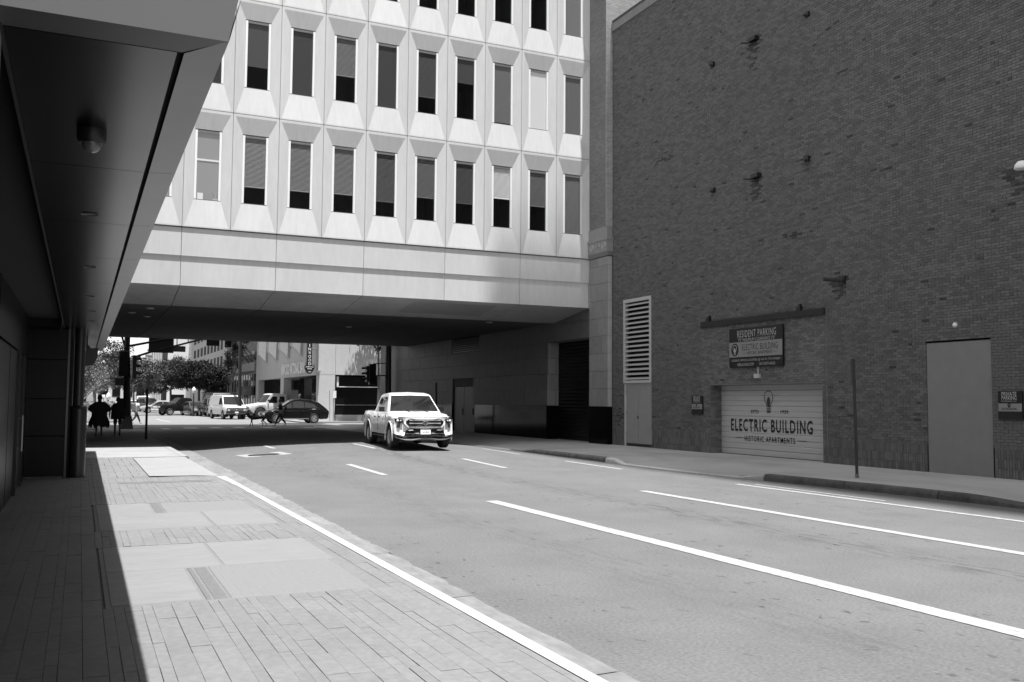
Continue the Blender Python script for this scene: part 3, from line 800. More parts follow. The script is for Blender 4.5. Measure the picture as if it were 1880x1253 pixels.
# tunnel vent and doors
m = MB()
for i in range(7): m.box((TW + .02, 43.32, 4.30 + i * .105), (TW + .09, 47.08, 4.35 + i * .105))
obj('vent_grille', m, M_dark2, sb); obj('vent_backing', MB().box((TW + .1, 43.3, 4.2), (TW + .12, 47.1, 5.1)), M_void, sb)
for (a, b) in ((44.0, 45.40), (45.44, 46.86)): d_ = obj('door', MB().box((TW + .08, a, .15), (TW + .12, b, 2.48)), mat('passage_door', .02, .5), sb); obj('handle', MB().box((TW + .02, (a + b) / 2 - .5, 1.05), (TW + .08, (a + b) / 2 - .46, 1.35)), M_grey, d_)
# capital with scrolls
m = MB(); m.box((XP - .09, 30.45, 7.93), (18.30, 31.95, 8.03)); m.box((XP - .03, 30.52, 8.03), (18.28, 31.95, 8.46)); obj('capital_ledge', m, M_stone, sb)
m = MB(); m.box((XP - .06, 30.48, 7.50), (18.29, 31.95, 7.93)); obj('capital_block', m, M_stone, sb)
m = MB(); m.add([(XP - .06, 31.95, 7.5), (XP - .06, 30.48, 7.5), (XP, 30.53, 7.33), (XP, 31.95, 7.33)], [(0, 1, 2, 3)]); m.add([(XP - .06, 30.48, 7.5), (18.29, 30.48, 7.5), (18.28, 30.53, 7.33), (XP, 30.53, 7.33)], [(0, 1, 2, 3)]); obj('capital_moulding', m, mat('moulding_stone', .2, .7), sb)
for yc in (31.62, 30.72):
    sgn = 1 if yc > 31.2 else -1; pts = []
    for i in range(26):
        a = i / 25 * 2.2 * 2 * PI; r = .16 * (1 - i / 30); pts.append((XP - .075, yc + sgn * r * math.cos(a), 7.72 + r * math.sin(a)))
    obj('scroll', MB().tube(pts, .022, 5), mat('scroll_stone', .45, .7), sb)
pts = [(XP - .075, 31.17 + .16 * math.cos(a), 7.70 + .15 * math.sin(a)) for a in [PI * i / 12 for i in range(13)]]
obj('shell', MB().tube(pts, .02, 5).tube([(p[0], 31.17 + (p[1] - 31.17) * .5, 7.7 + (p[2] - 7.7) * .5) for p in pts], .02, 5), mat('scroll_stone'), sb)

# ================================================================== OFFICE BUILDING ON THE BRIDGE
ob = thing('office_bridge_building', 'pale precast concrete office building spanning the street with rows of tapered window bays', 'building', (8, 32, 5))
YF = 31.97; MW, MH = 1.53, 3.985; X0, Z0 = 2.85, 7.37
def panel_mb():
    a, t = .075, .10
    wx0, wx1, wz0, wz1 = .335, MW - .335, .95, MH - .66; d = .075; g = .010
    O = [(g, g), (MW - g, g), (MW - g, MH - g), (g, MH - g)]
    I = [(a, .05), (MW - a, .05), (MW - a, MH - t), (a, MH - t)]
    Wn = [(wx0, wz0), (wx1, wz0), (wx1, wz1), (wx0, wz1)]
    vs = [(x, .06, z) for x, z in O] + [(x, 0, z) for x, z in O] + [(x, .0, z) for x, z in I] + [(x, d, z) for x, z in Wn] + [(x, d + .10, z) for x, z in Wn]
    fs = []
    for lo in (0, 4, 8, 12):
        for i in range(4): j = (i + 1) % 4; fs.append((lo + i, lo + j, lo + 4 + j, lo + 4 + i))
    return vs, fs, (wx0, wx1, wz0, wz1, d)
pvs, pfs, (wx0, wx1, wz0, wz1, wd) = panel_mb()
me_panel = bpy.data.meshes.new('facade_panel'); me_panel.from_pydata(pvs, [], pfs); me_panel.update(); me_panel.materials.append(M_fac); fixn(me_panel)
def mk(name, e, m):
    me = bpy.data.meshes.new(name); me.from_pydata(e.v, [], e.f); me.update(); me.materials.append(m); return me
e = MB(); f = .08
e.box((wx0 + .005, .083, wz0 + .02), (wx0 + f, .16, wz1 - .025)); e.box((wx1 - f, .083, wz0 + .02), (wx1 - .005, .16, wz1 - .025))
me_fr = mk('window_frame', e, M_white)
e = MB(); e.box((wx0 + .005, .105, wz1 - .10), (wx1 - .005, .16, wz1 - .027)); me_head = mk('frame_head', e, mat('frame_head_grey', .42, .5))
e = MB(); e.box((wx0 + .005, .073, wz0 + .003), (wx1 - .03, .17, wz0 + .02)); me_sill = mk('sill', e, mat('sill_dark_grey', .12, .5))  # thin dark grey sill below the pane
e = MB(); e.quad((wx0 + f, .115, wz0 + .02), (wx1 - f, .115, wz0 + .02), (wx1 - f, .115, wz1 - .1), (wx0 + f, .115, wz1 - .1)); me_pane = mk('pane', e, M_glass)
e = MB(); a, b, c, d = wx0 - .02, wx1 + .02, wz0 - .02, wz1 + .02
e.add([(a, .165, c), (b, .165, c), (b, .165, d), (a, .165, d), (a, 1.4, c), (b, 1.4, c), (b, 1.4, d), (a, 1.4, d)], [(4, 5, 6, 7), (0, 1, 5, 4), (1, 2, 6, 5), (2, 3, 7, 6), (3, 0, 4, 7)])
me_room = mk('room', e, M_void)
def blind(frac, v, solid=False):
    v = min(.88, v * 1.05)
    key = 'blind_%d_%d' % (int(frac * 100), int(v * 100)); e = MB(); zt = wz1 - .1; zb = zt - (zt - wz0) * frac
    x0, x1 = wx0 + f + .01, wx1 - f - .01
    if solid: e.quad((x0, .13, zb), (x1, .13, zb), (x1, .13, zt), (x0, .13, zt))
    else:
        z = zb
        while z < zt - .02: e.quad((x0, .125, z), (x1, .125, z), (x1, .145, z + .036), (x0, .145, z + .036)); z += .042
        e.box((x0, .122, zb - .03), (x1, .145, zb))
    return mk('blind', e, mat(key, v, .6))
cfg = {0: {-1: (1, .30, 1), 0: (1, .30, 1), 1: (.73, .26, 0), 2: (.72, .22, 0), 3: (.70, .21, 0), 4: (.75, .07, 0), 5: (.62, .14, 0), 6: (.65, .05, 0), 7: (.5, .85, 0), 8: (.57, .16, 0), 9: (1, .22, 0)},
       1: {1: (.66, .06, 1), 2: (1, .035, 1), 3: (.58, .20, 0), 4: (1, .03, 1), 5: (.72, .06, 0), 6: (.4, .05, 1), 7: (.97, .16, 1), 8: (1, .86, 1), 9: (1, .15, 1)},
       2: {9: (1, .20, 1), 8: (.3, .05, 1), 6: (.5, .04, 0), 4: (.6, .1, 0), 2: (.7, .2, 0)}}
def inst(name, me, parent, loc=(0, 0, 0)):
    o = bpy.data.objects.new(name, me); COL.objects.link(o); o.parent = parent; o.location = loc; return o
bc = {}
for r in range(3):
    for c in range(-4, 10):
        L = Vector((X0 + MW * c, YF, Z0 + MH * r)) - Vector(ob.location)
        inst('facade_panel', me_panel, ob, L)
        w = inst('window', me_fr, ob, L)
        inst('frame_head', me_head, w); inst('sill', me_sill, w); inst('pane', me_pane, w); inst('room', me_room, w)
        k = cfg.get(r, {}).get(c)
        if k:
            if k not in bc: bc[k] = blind(*k)
            inst('blind', bc[k], w)
        if (r, c) == (0, 0):
            e = MB(); e.box((wx0 + f, .118, wz1 - 1.05), (wx1 - f, .125, wz1 - .99)); inst('blind_rail', mk('blind_rail', e, M_white), w)
            e = MB(); e.box((wx0 + .12, .117, wz0 + .03), (wx0 + .30, .124, wz0 + .24)); inst('paper_card', mk('paper_card', e, M_white), w)
            e = MB(); e.box((wx1 - .25, .117, wz0 + .02), (wx1 - .1, .124, wz0 + .09))
            for q in range(7): e.tube([(wx1 - .17, .121, wz0 + .09), (wx1 - .17 + .09 * math.sin(q * 2.1), .121, wz0 + .25 + .05 * (q % 3))], .006, 4)
            inst('pot_plant', mk('pot_plant', e, mat('pale_plant', .5, .7)), w)
# upper body
XR1 = X0 + MW * 10
m = MB(); zt = Z0 + 3 * MH
m.box((X0 - MW * 4, YF + .02, zt), (XR1, 54.7, 62)); m.box((X0 - MW * 4, YF + 1.5, 6.4), (XR1 - .2, 54.7, zt)); m.box((XR1 - .16, YF + .04, 7.3), (XR1 - .12, YF + 1.5, zt)); obj('upper_wall', m, M_fac, ob)
m = MB()
for c in range(-4, 11): m.box((X0 + MW * c - .03, YF + .012, Z0), (X0 + MW * c + .03, YF + .03, Z0 + 3 * MH))
for r in range(0, 4): m.box((X0 - MW * 4, YF + .012, Z0 + MH * r - (.0 if r == 0 else .03)), (XR1, YF + .03, Z0 + MH * r + .03))
obj('joint_sealant', m, mat('joint_sealant', .22, .8), ob)
obj('right_return', MB().box((XR1 - .02, YF + .031, 5.44), (XR1 + .07, YF + .5, 24)), M_fac, ob)
# bands
bxs = [X0 + MW * (k - 4) for k in range(0, 15, 2)]; bxs = [x for x in bxs if x < XR1 - .1] + [XR1]
for a, b in zip(bxs[:-1], bxs[1:]):
    end = .06 if b == XR1 else 0
    obj('band_panel', MB().box((a + .008, YF + .04, 6.42), (b - .008 + end, YF + .3, 7.345)), M_fac, ob)
    obj('fascia_panel', MB().box((a + .008, YF + .08, 5.44), (b - .008 - .04 * (end > 0), YF + .34, 6.42)), M_fac, ob)
obj('band_backing', MB().box((bxs[0], YF + .2, 5.5), (XR1 - .1, YF + 1.6, 7.36)).box((bxs[0], YF + .10, 7.345), (XR1, YF + .3, 7.37)), mat('joint_sealant'), ob)
# soffit
sx = [-6.0] + bxs[2:]
YS = YF + .086
for a, b in zip(bxs[:-1], bxs[1:]):
    a2, b2 = a + .012, b - .012 + (.0)
    for (ya, za, yb, zb) in ((YS, 5.44, 35.1, 5.05), (35.12, 5.05, 45, 5.05), (45.02, 5.05, 54.72, 5.05)):
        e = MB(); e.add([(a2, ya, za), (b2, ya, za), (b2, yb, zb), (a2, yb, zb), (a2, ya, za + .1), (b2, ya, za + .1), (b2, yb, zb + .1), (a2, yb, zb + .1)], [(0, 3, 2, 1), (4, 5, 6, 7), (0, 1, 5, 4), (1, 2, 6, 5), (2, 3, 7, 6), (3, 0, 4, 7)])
        obj('soffit_panel', e, M_soff if ya > 33 else mat('soffit_concrete_lit', .36, .8, var=.10, scale=3, var2=.15, scale2=.35, bump=.1, bscale=40), ob)  # sloped front uses a paler copy, its catch of street light put into colour
obj('soffit_void', MB().box((bxs[0], 34, 5.2), (XR1 + .1, 54.7, 6.39)).box((XR1 - .3, 32.3, 5.6), (XR1 + .1, 54.7, 6.39)), M_void, ob)
for (px, py) in [(276, 566), (242, 574), (270, 581), (898, 592), (640, 600)]:
    p = on_z(px, py, 5.2); zc = 5.04
    p = on_z(px, py, zc) if p[1] > 35 else p
    if p[1] <= 35: zc = 5.44 - (p[1] - YS) / (35.1 - YS) * .39
    p = on_z(px, py, zc); obj('downlight', MB().lathe([(0, -.03), (.13, -.03), (.14, .02)], (p[0], p[1], zc), 'Z', 14), M_grey, ob)
obj('soffit_patch', MB().add([(11.0, 32.5, 5.383), (14.4, 32.5, 5.383), (14.4, 34.4, 5.135), (11.0, 34.4, 5.135)], [(0, 3, 2, 1)]), mat('soffit_patch', .27, .7), ob)

# ================================================================== LEFT BUILDING, CANOPY
lb = thing('canopy_building', 'dark panelled building with a low polished metal canopy along the left pavement', 'building', (-1, 14, 0))
obj('upper_block', MB().box((-14, -14, 3.64), (-.36, 30.3, 9)).box((-14, -14, 0), (-1.2, 3.7, 3.64)), mat('upper_cladding', .1, .5), lb)
ZC, YC0, YC1 = 3.15, 3.73, 30.4
ysl = [3.93, 6.15, 8.12, 10.17, 12.4, 15.1, 18.0, 20.9, 23.9, 27.1, YC1]
for i, (a, b) in enumerate(zip(ysl[:-1], ysl[1:])):
    g0, g1 = .311 + .002 * (a - 3.5), .311 + .002 * (b - 3.5); xa, xb = .488 + .0035 * (a - 3.5), .488 + .0035 * (b - 3.5); af = 3.745 if i == 0 else a; G = .0035
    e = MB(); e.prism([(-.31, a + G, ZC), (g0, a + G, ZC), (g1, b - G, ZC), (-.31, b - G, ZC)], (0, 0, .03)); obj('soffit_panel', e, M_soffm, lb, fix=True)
    e = MB(); e.add([(g0 + .027, a + G, ZC), (xa, af + G, ZC + .012), (xb, b - G, ZC + .012), (g1 + .027, b - G, ZC), (xa + .045, af + G, ZC + .20), (xb + .045, b - G, ZC + .20)], [(0, 3, 2, 1), (1, 2, 5, 4)])
    obj('edge_panel', e, mat('edge_metal', .15, .3, var=.08, scale=3, var2=.08), lb, fix=False)
e = MB(); e.add([(-.9, YC0 + .003, ZC + .002), (.482, YC0 + .003, ZC + .002), (.330, 3.925, ZC), (-.9, 3.925, ZC)], [(0, 3, 2, 1)]); obj('front_edge_panel', e, mat('front_edge', .05, .4), lb)
obj('canopy_core', MB().box((-.31, 3.76, ZC + .032), (.487, YC1 - .01, ZC + .19)), M_void, lb)
e = MB(); e.add([(-1.6, YC0, ZC + .002), (.484, YC0, ZC + .002), (.63, YC0, 3.9), (-1.6, YC0, 3.9), (-1.6, YC0 + .02, ZC + .002), (.484, YC0 + .02, ZC + .002), (.63, YC0 + .02, 3.9), (-1.6, YC0 + .02, 3.9)], [(0, 1, 2, 3), (1, 5, 6, 2), (0, 4, 5, 1), (4, 7, 6, 5)]); obj('canopy_fascia', e, mat('fascia_metal', .17, .45, var=.03, scale=1), lb)
obj('canopy_top', MB().box((-.36, 3.752, ZC + .20), (.52, YC1, ZC + .22)), M_grey, lb)
obj('entry_ceiling', MB().box((-2.3, 3.9, ZC + .18), (-.312, 20.79, ZC + .3)).box((-.33, 3.9, ZC), (-.312, 20.79, ZC + .18)), M_void, lb)
XL = -.95; M_lp = M_dark2; TP = ZC + .17
obj('wall', MB().box((-2.2, 4.1, 0), (XL - .06, 20.8, TP)).box((-2.4, 20.87, 0), (-.16, YC1, ZC + .3)).box((-2.4, YC1, 0), (-.16, 66, 4.98)), M_void, lb)
for (a, b, z0, z1) in [(4.2, 6.3, .15, 2.5), (6.35, 8.5, .15, 2.5), (8.6, 10.9, .15, 2.5), (11, 13.3, .15, 2.5), (13.4, 15.6, .15, 2.5), (15.7, 17.3, .15, 2.5), (19.2, 20.78, .15, 2.5), (8.6, 13.3, 2.54, TP), (13.4, 20.78, 2.54, TP)]:
    obj('glass_panel', MB().box((XL - .05, a, z0), (XL, b, z1)), M_lp, lb)
d_ = obj('door', MB().box((XL - .05, 17.38, .17), (XL + .01, 19.12, 2.5)), M_lp, lb)
obj('handle', MB().tube([(XL + .09, 17.75, .85), (XL + .09, 17.75, 1.45)], .018, 8).tube([(XL, 17.75, .9), (XL + .09, 17.75, .9)], .012, 6).tube([(XL, 17.75, 1.4), (XL + .09, 17.75, 1.4)], .012, 6), mat('handle_metal', .35, .3, metal=.5), d_)
obj('mullion', MB().box((XL, 17.3, .15), (XL + .05, 17.37, 2.52)), M_dark, lb); obj('mullion', MB().box((XL, 19.13, .15), (XL + .04, 19.19, 2.52)), M_dark, lb)
for (z0, z1) in [(.19, .98), (1.0, 1.72), (1.74, 2.5), (2.52, 3.12)]:
    obj('wall_panel', MB().box((-.98, 20.80, z0), (-.24, 20.86, z1)), M_lp, lb)
obj('skirting', MB().box((-1.0, 20.74, .14), (-.26, 20.8, .19)), M_gut, lb)
obj('corner_trim', MB().box((-.24, 20.74, .15), (-.20, 20.84, 3.14)), mat('trim_metal', .10, .25, metal=.5), lb)
for y in (22.3, 24.6, 27): obj('storefront_mullion', MB().box((-.155, y, .15), (-.10, y + .1, 3.14)), mat('trim_metal'), lb)
for y in (30.5, 34, 39, 45, 52): obj('storefront_mullion', MB().box((-.155, y, .15), (-.10, y + .1, 4.85)), mat('trim_metal'), lb)
for a, b in [(21, 24.6), (24.7, 30), (30.6, 39), (39.1, 52), (52.1, 65.8)]: obj('storefront_glass', MB().box((-.158, a, .5), (-.13, b, 3.0)), M_lp, lb)
obj('entrance_pier', MB().box((-.95, 3.76, .15), (-.322, 4.05, ZC - .002)), mat('entrance_pier', .10, .4), lb)
# column
cl = thing('round_column', 'round steel column with a wider sleeve at the left building corner', 'column', (.0, 20.95, .15))
M_col = mat('column_steel', .035, .3, var=.06, scale=5, metal=.3)
obj('sleeve', MB().lathe([(.155, .15), (.155, 1.50), (.15, 1.58), (.10, 1.60)], (-.005, 20.98, 0), 'Z', 28), M_col, cl, smooth=True)
obj('shaft', MB().lathe([(.10, 1.55), (.10, 3.148)], (-.02, 20.98, 0), 'Z', 24), M_col, cl, smooth=True)
obj('foot', MB().lathe([(.165, .14), (.165, .17), (.15, .18)], (-.005, 20.98, 0), 'Z', 24), M_dark, cl)
# dome camera under the canopy
dc = on_z(169, 240, ZC)
cm = thing('dome_camera', 'clear dome security camera hanging under the dark canopy', 'camera', (dc[0], dc[1], ZC))
e = obj('housing', MB().lathe([(.001, 0), (.074, 0), (.074, -.046), (.06, -.07), (.05, -.07)], (dc[0], dc[1], ZC), 'Z', 32), M_dark, cm, smooth=True); shade_auto(e)
obj('dome', MB().lathe([(.049, -.068), (.047, -.084), (.039, -.103), (.023, -.115), (.001, -.119)], (dc[0], dc[1], ZC), 'Z', 32), mat('smoky_dome', .12, .08, spec=.8), cm, smooth=True)
for (px, py) in [(165, 393), (165, 490), (165, 544), (168, 572), (168, 590)]:
    p = on_z(px, py, ZC); o = obj('recessed_light', MB().lathe([(.001, -.002), (.051, -.002), (.06, -.006), (.06, .0)], (p[0], p[1], ZC), 'Z', 22), M_dark)
    tag(o, 'dark recessed downlight in the canopy soffit, ' + {393: 'nearest the dome camera', 490: 'second after the dome camera', 544: 'third after the dome camera', 572: 'fourth after the dome camera', 590: 'farthest along'}[py], 'light', 'downlights in the canopy soffit')
# awning of a shop sign further along
aw = thing('awning', 'dark pointed awning silhouette projecting from the left building wall', 'awning', (-.1, 24, 3))
y = 24.0
def oy(px, py): return tuple(on_y(px, py, y))
e = MB(); e.prism([oy(146, 690), oy(153, 680), oy(158, 672), oy(170, 671), oy(178, 660), oy(181, 639), oy(167, 640), oy(163, 634), oy(159, 634), oy(158, 645), oy(146, 655)], (0, .8, 0)); obj('cloth', e, M_dark, aw)
obj('hanger', MB().tube([oy(159.5, 640), (oy(159.5, 640)[0], y, 3.15)], .02, 6), M_dark, aw)
e = MB(); e.box(tuple(on_y(143, 720, 28)), tuple(on_y(156.5, 703, 28) + np.array([0, .25, 0]))); bo = obj('wall_box', e, M_dark); tag(bo, 'black box fixed to the left building wall below the awning', 'box')

# the tall block of the brick building, set above the low wall beyond the top of the picture
obj('tall_block', MB().box((18.30, -60, 16.52), (44, 10.0, 118)), M_brick, bb)
# ================================================================== VEHICLES
M_under = mat('underbody', .012, .8)
M_plast = mat('dark_plastic', .025, .55)
M_lamp = mat('headlamp_lens', .6, .08, spec=.8)
M_lampd = mat('lamp_housing', .015, .3, spec=.3)
M_grl = mat('grille_black', .008, .7, spec=.15)
def wheels(root, axles, half, r, wt=.24, spokes=6, rimr=.62, mrim=None):
    for x in axles:
        for s in (1, -1):
            y = s * half; e = MB(); ri = r * rimr
            e.lathe([(ri, -wt / 2), (r * .93, -wt / 2), (r, -wt * .36), (r, wt * .36), (r * .93, wt / 2), (ri, wt / 2), (ri, -wt / 2)], (x, y, r), 'Y', 26)
            w = obj('wheel', e, M_tyre, root, smooth=False); shade_auto(w, 30)
            e = MB(); yo = y + s * wt * .30
            e.lathe([(ri, yo - y + s * .05), (ri * .93, yo - y + s * .05), (ri * .88, yo - y - s * .04), (.001, yo - y - s * .05)], (x, y, r), 'Y', 26)
            for k in range(spokes):
                a = 2 * PI * k / spokes + .2; ca, sa = math.cos(a), math.sin(a); t = ri * .13
                p = [(.04, t), (ri * .9, t * .8), (ri * .9, -t * .8), (.04, -t)]
                e.add([(x + u * ca - v * sa, yo + s * .04, r + u * sa + v * ca) for u, v in p] + [(x + u * ca - v * sa, yo, r + u * sa + v * ca) for u, v in p], [(0, 1, 2, 3), (0, 1, 5, 4), (2, 3, 7, 6)])
            e.lathe([(.07, s * wt * .30 + s * .05), (.001, s * wt * .30 + s * .055)], (x, y, r), 'Y', 12)
            rr = bpy.data.objects.new('rim', mesh('rim', e, mrim or M_rim, off=Vector(root.location))); COL.objects.link(rr); rr.parent = w; fixn(rr.data)
def vehicle(name, label, paint, sp, group=None):
    root = thing(name, label, sp.get('cat', 'car'), (0, 0, 0), group)
    xr, xf, w = sp['xr'], sp['xf'], sp['w']; r = sp['r']; R = sp.get('R', r * 1.22); ax = sp['axles']; zl_ = sp['zl']
    tx, tz = zip(*sp['top'])
    st = sorted(set([round(x, 3) for x in np.linspace(xr, xf, 46)] + [a + R * math.cos(t) for a in ax for t in np.linspace(0, PI, 15)] + [x for x in tx]))
    st = [x for x in st if xr <= x <= xf]
    e = MB(); rings = []
    tf, trr = sp.get('tf', .10), sp.get('tr', .05)
    def wid(x):
        k = 1.0
        if x > xf - .7: k -= tf * ((x - xf + .7) / .7) ** 2.2
        if x < xr + .5: k -= trr * ((xr + .5 - x) / .5) ** 2
        return w * k
    for x in st:
        zt = float(np.interp(x, tx, tz)); zb = zl_ + sp.get('rise', .08) * max(0, (x - xf + .5) / .5) + sp.get('rise', .08) * max(0, (xr + .5 - x) / .5)
        for a in ax:
            if abs(x - a) < R: zb = max(zb, r + math.sqrt(max(0, R * R - (x - a) ** 2)))
        W_ = wid(x); zs_ = zt - .03; h = zs_ - zb
        shp = [(W_ * .965, zb), (W_ * .99, zb + h * .25), (W_, zb + h * .55), (W_ * .985, zb + h * .82), (W_ * .93, zt - .015), (W_ * .84, zt + .0), (W_ * .45, zt + .02), (0, zt + .028)]
        ring = [(x, y, z) for y, z in shp] + [(x, -y, z) for y, z in reversed(shp[:-1])]
        rings.append(ring)
    nR = len(rings[0])
    for ring in rings: e.v += ring
    for i in range(len(rings) - 1):
        for k in range(nR - 1): a = i * nR + k; e.f.append((a, a + nR, a + nR + 1, a + 1))
    e.f.append(tuple(range(nR))); e.f.append(tuple((len(rings) - 1) * nR + k for k in reversed(range(nR))))
    b = obj('body', e, paint, root); shade_auto(b, 28)
    obj('underbody', MB().box((xr + .1, -w * .9, zl_ + .02), (xf - .1, w * .9, zl_ + .12)).box((xr + .25, -w * .72, zl_ + .1), (xf - .25, w * .72, float(min(tz)) - .1)), M_under, root)
    # greenhouse
    gp = sp['roof']; belt, rz = sp['belt'], max(z for x, z in gp); wb, wt_ = w * sp.get('wb', .93), w * sp.get('wt', .74)
    def gy(z): return wb + (wt_ - wb) * (z - belt) / (rz - belt)
    e = MB(); n = len(gp)
    for x, z in gp: e.v += [(x, gy(z), z), (x, gy(z) * .82, z + (.03 if z > belt + .2 else 0)), (x, 0, z + (.05 if z > belt + .2 else 0)), (x, -gy(z) * .82, z + (.03 if z > belt + .2 else 0)), (x, -gy(z), z)]
    for i in range(n - 1):
        for k in range(4): a = i * 5 + k; e.f.append((a, a + 5, a + 6, a + 1))
    e.f.append(tuple(5 * i for i in range(n))); e.f.append(tuple(5 * i + 4 for i in reversed(range(n))))
    c = obj('cabin', e, paint, root); shade_auto(c, 30)
    for poly in sp['side']:
        for s in (1, -1):
            e = MB(); e.add([(x, s * (gy(z) + .008), z) for x, z in poly], [tuple(range(len(poly)))[::s]]); obj('side_window', e, sp.get('glass', M_cglass), root)
    for nm, (i, j, ins) in sp['screens'].items():
        (xa, za), (xb, zb) = gp[i], gp[j]; v = Vector((xb - xa, 0, zb - za)); nrm = Vector((v.z, 0, -v.x)).normalized()
        if (nm == 'windscreen') != (nrm.x > 0): nrm = -nrm
        def pt(t, s): return (xa + v.x * t + nrm.x * .012, s * (gy(za + v.z * t) - ins), za + v.z * t + nrm.z * .012 + .0)
        q = [pt(.08, 1), pt(.90, 1), pt(.90, 0), pt(.90, -1), pt(.08, -1), pt(.08, 0)]
        up = .03
        q = [(p[0] + nrm.x * (up if abs(p[1]) < 1e-6 else .006), p[1], p[2] + nrm.z * (up if abs(p[1]) < 1e-6 else .006) + (.01)) for p in q]
        obj(nm, MB().add(q, [(0, 1, 2, 5), (5, 2, 3, 4)]), sp.get('glass', M_cglass), root, fix=False)
    wheels(root, ax, w - sp.get('tw', .24) / 2 - .01, r, sp.get('tw', .24), sp.get('spokes', 6), sp.get('rimr', .62), sp.get('mrim'))
    for s in (1, -1):
        yh = s * w * .72
        obj('headlight', MB().box((xf - .10, yh - .2, sp['hl'] - .07), (xf + .012, yh + .2, sp['hl'] + .07)), M_lamp, root)
        obj('tail_light', MB().box((xr - .012, s * w * .86 - .07, sp['hl'] - .05), (xr + .1, s * w * .86 + .07, sp['hl'] + .2)), M_lampd, root)
        if sp.get('mirror', True):
            mx, mz = sp['mir']; obj('mirror', MB().box((mx, s * (w * .96), mz), (mx + .12, s * (w * 1.13), mz + .16)), sp.get('mmat', paint), root)
        for hx in sp.get('handles', []):
            obj('door_handle', MB().box((hx, s * (w * .995), belt - .16), (hx + .16, s * (w * 1.018), belt - .12)), sp.get('hmat', M_plast), root)
    # bumper, grille, plate
    zg = sp['hl']; xg = xf
    obj('grille', MB().box((xg - .05, -w * .45, zg - .10), (xg + .01, w * .45, zg + .08)), sp.get('gmat', M_plast), root)
    obj('bumper', MB().box((xg - .12, -w * .90, zl_ + .08), (xg + .05, w * .90, zl_ + .26)), sp.get('bmat', M_plast), root)
    obj('licence_plate', MB().box((xg + .05, -.15, zl_ + .12), (xg + .06, .15, zl_ + .25)), M_white, root)
    return root
def bar(e, x, pts, th):  # polygon in y,z, facing +x
    e.prism([(x, y, z) for y, z in pts], (th, 0, 0))

# ---- white crew-cab pickup, the nearest vehicle
pk = dict(xr=-2.72, xf=2.26, w=.955, r=.385, R=.50, axles=(1.62, -1.66), zl=.46, rise=.10, tf=.16, tr=.04, cat='pickup truck',
          top=[(-2.72, 1.17), (-2.6, 1.21), (-1.06, 1.19), (-.98, 1.15), (.95, 1.15), (1.25, 1.17), (2.0, 1.12), (2.26, 1.075)],
          roof=[(-1.00, 1.13), (-.78, 1.74), (-.55, 1.80), (.15, 1.82), (.42, 1.77), (1.12, 1.15)], belt=1.15, wb=.92, wt=.70,
          side=[[(-.80, 1.22), (-.80, 1.20), (-.13, 1.20), (-.13, 1.70), (-.60, 1.70)], [(-.06, 1.20), (.86, 1.20), (.80, 1.25), (.36, 1.68), (.05, 1.71), (-.06, 1.71)]],
          screens={'windscreen': (4, 5, .05), 'rear_window': (0, 1, .1)}, hl=.90, mir=(.66, 1.20), mmat=M_dark, handles=[-.62, .08], spokes=6, rimr=.6, tw=.25)
truck = vehicle('pickup_truck', 'white crew-cab pickup truck driving out of the shaded passage towards us', M_wpaint, pk)
for o in list(truck.children):
    if o.name.split('.')[0] in ('grille', 'bumper', 'headlight', 'licence_plate'): bpy.data.objects.remove(o)
# front end: surround, grille, lamps, lower intake, skid plate
xF = 2.50
def fx(y): return xF - .02 - .20 * (abs(y) / .955) ** 3.5
def front(name, pts, off, th, m, parent=truck, sub=6):
    # polygon in (y, z) laid over the curved nose
    P = []
    for i in range(len(pts)):
        a, b = pts[i], pts[(i + 1) % len(pts)]
        for k in range(sub): t = k / sub; P.append((a[0] + (b[0] - a[0]) * t, a[1] + (b[1] - a[1]) * t))
    ys_ = [p[0] for p in P]; c = (sum(ys_) / len(P), sum(p[1] for p in P) / len(P))
    e = MB(); F = [(fx(y) + off - (z - .62) * .16, y, z) for y, z in P]; B = [(x - th, y, z) for x, y, z in F]; n = len(P)
    e.v = F + B + [(fx(c[0]) + off - (c[1] - .62) * .16, c[0], c[1])]
    e.f = [(i, (i + 1) % n, 2 * n) for i in range(n)] + [((i + 1) % n, i, n + i, n + (i + 1) % n) for i in range(n)]
    return obj(name, e, m, parent, fix=True)
front('nose_panel', [(-.93, .50), (-.62, .43), (.62, .43), (.93, .50), (.935, .97), (.60, 1.045), (-.60, 1.045), (-.935, .97)], .0, .25, M_wpaint, sub=8)
front('grille_surround', [(-.66, .84), (-.54, .71), (.54, .71), (.66, .84), (.66, .91), (.56, 1.0), (-.56, 1.0), (-.66, .91)], .035, .08, M_wpaint)
front('grille', [(-.60, .85), (-.51, .745), (.51, .745), (.60, .85), (.60, .90), (.52, .965), (-.52, .965), (-.60, .90)], .045, .05, M_grl)
for z0, z1, v in ((.925, .945, .5), (.835, .86, .5), (.775, .785, .12), (.80, .808, .12)):
    front('grille_bar', [(-.5, z0), (.5, z0), (.5, z1), (-.5, z1)], .056, .02, mat('grille_bar_%d' % int(v * 100), v, .3))
e = MB(); e.lathe([(.085, 0), (.085, .02), (.07, .02)], (fx(0) + .02, 0, .855), 'X', 20)
e.tube([(fx(0) + .04, math.cos(a) * .075, .855 + math.sin(a) * .05) for a in [2 * PI * i / 16 for i in range(17)]], .008, 5)
e.tube([(fx(0) + .04, math.cos(a) * .03, .86 + math.sin(a) * .05) for a in [2 * PI * i / 16 for i in range(17)]], .008, 5); obj('badge', e, M_chrome, truck)
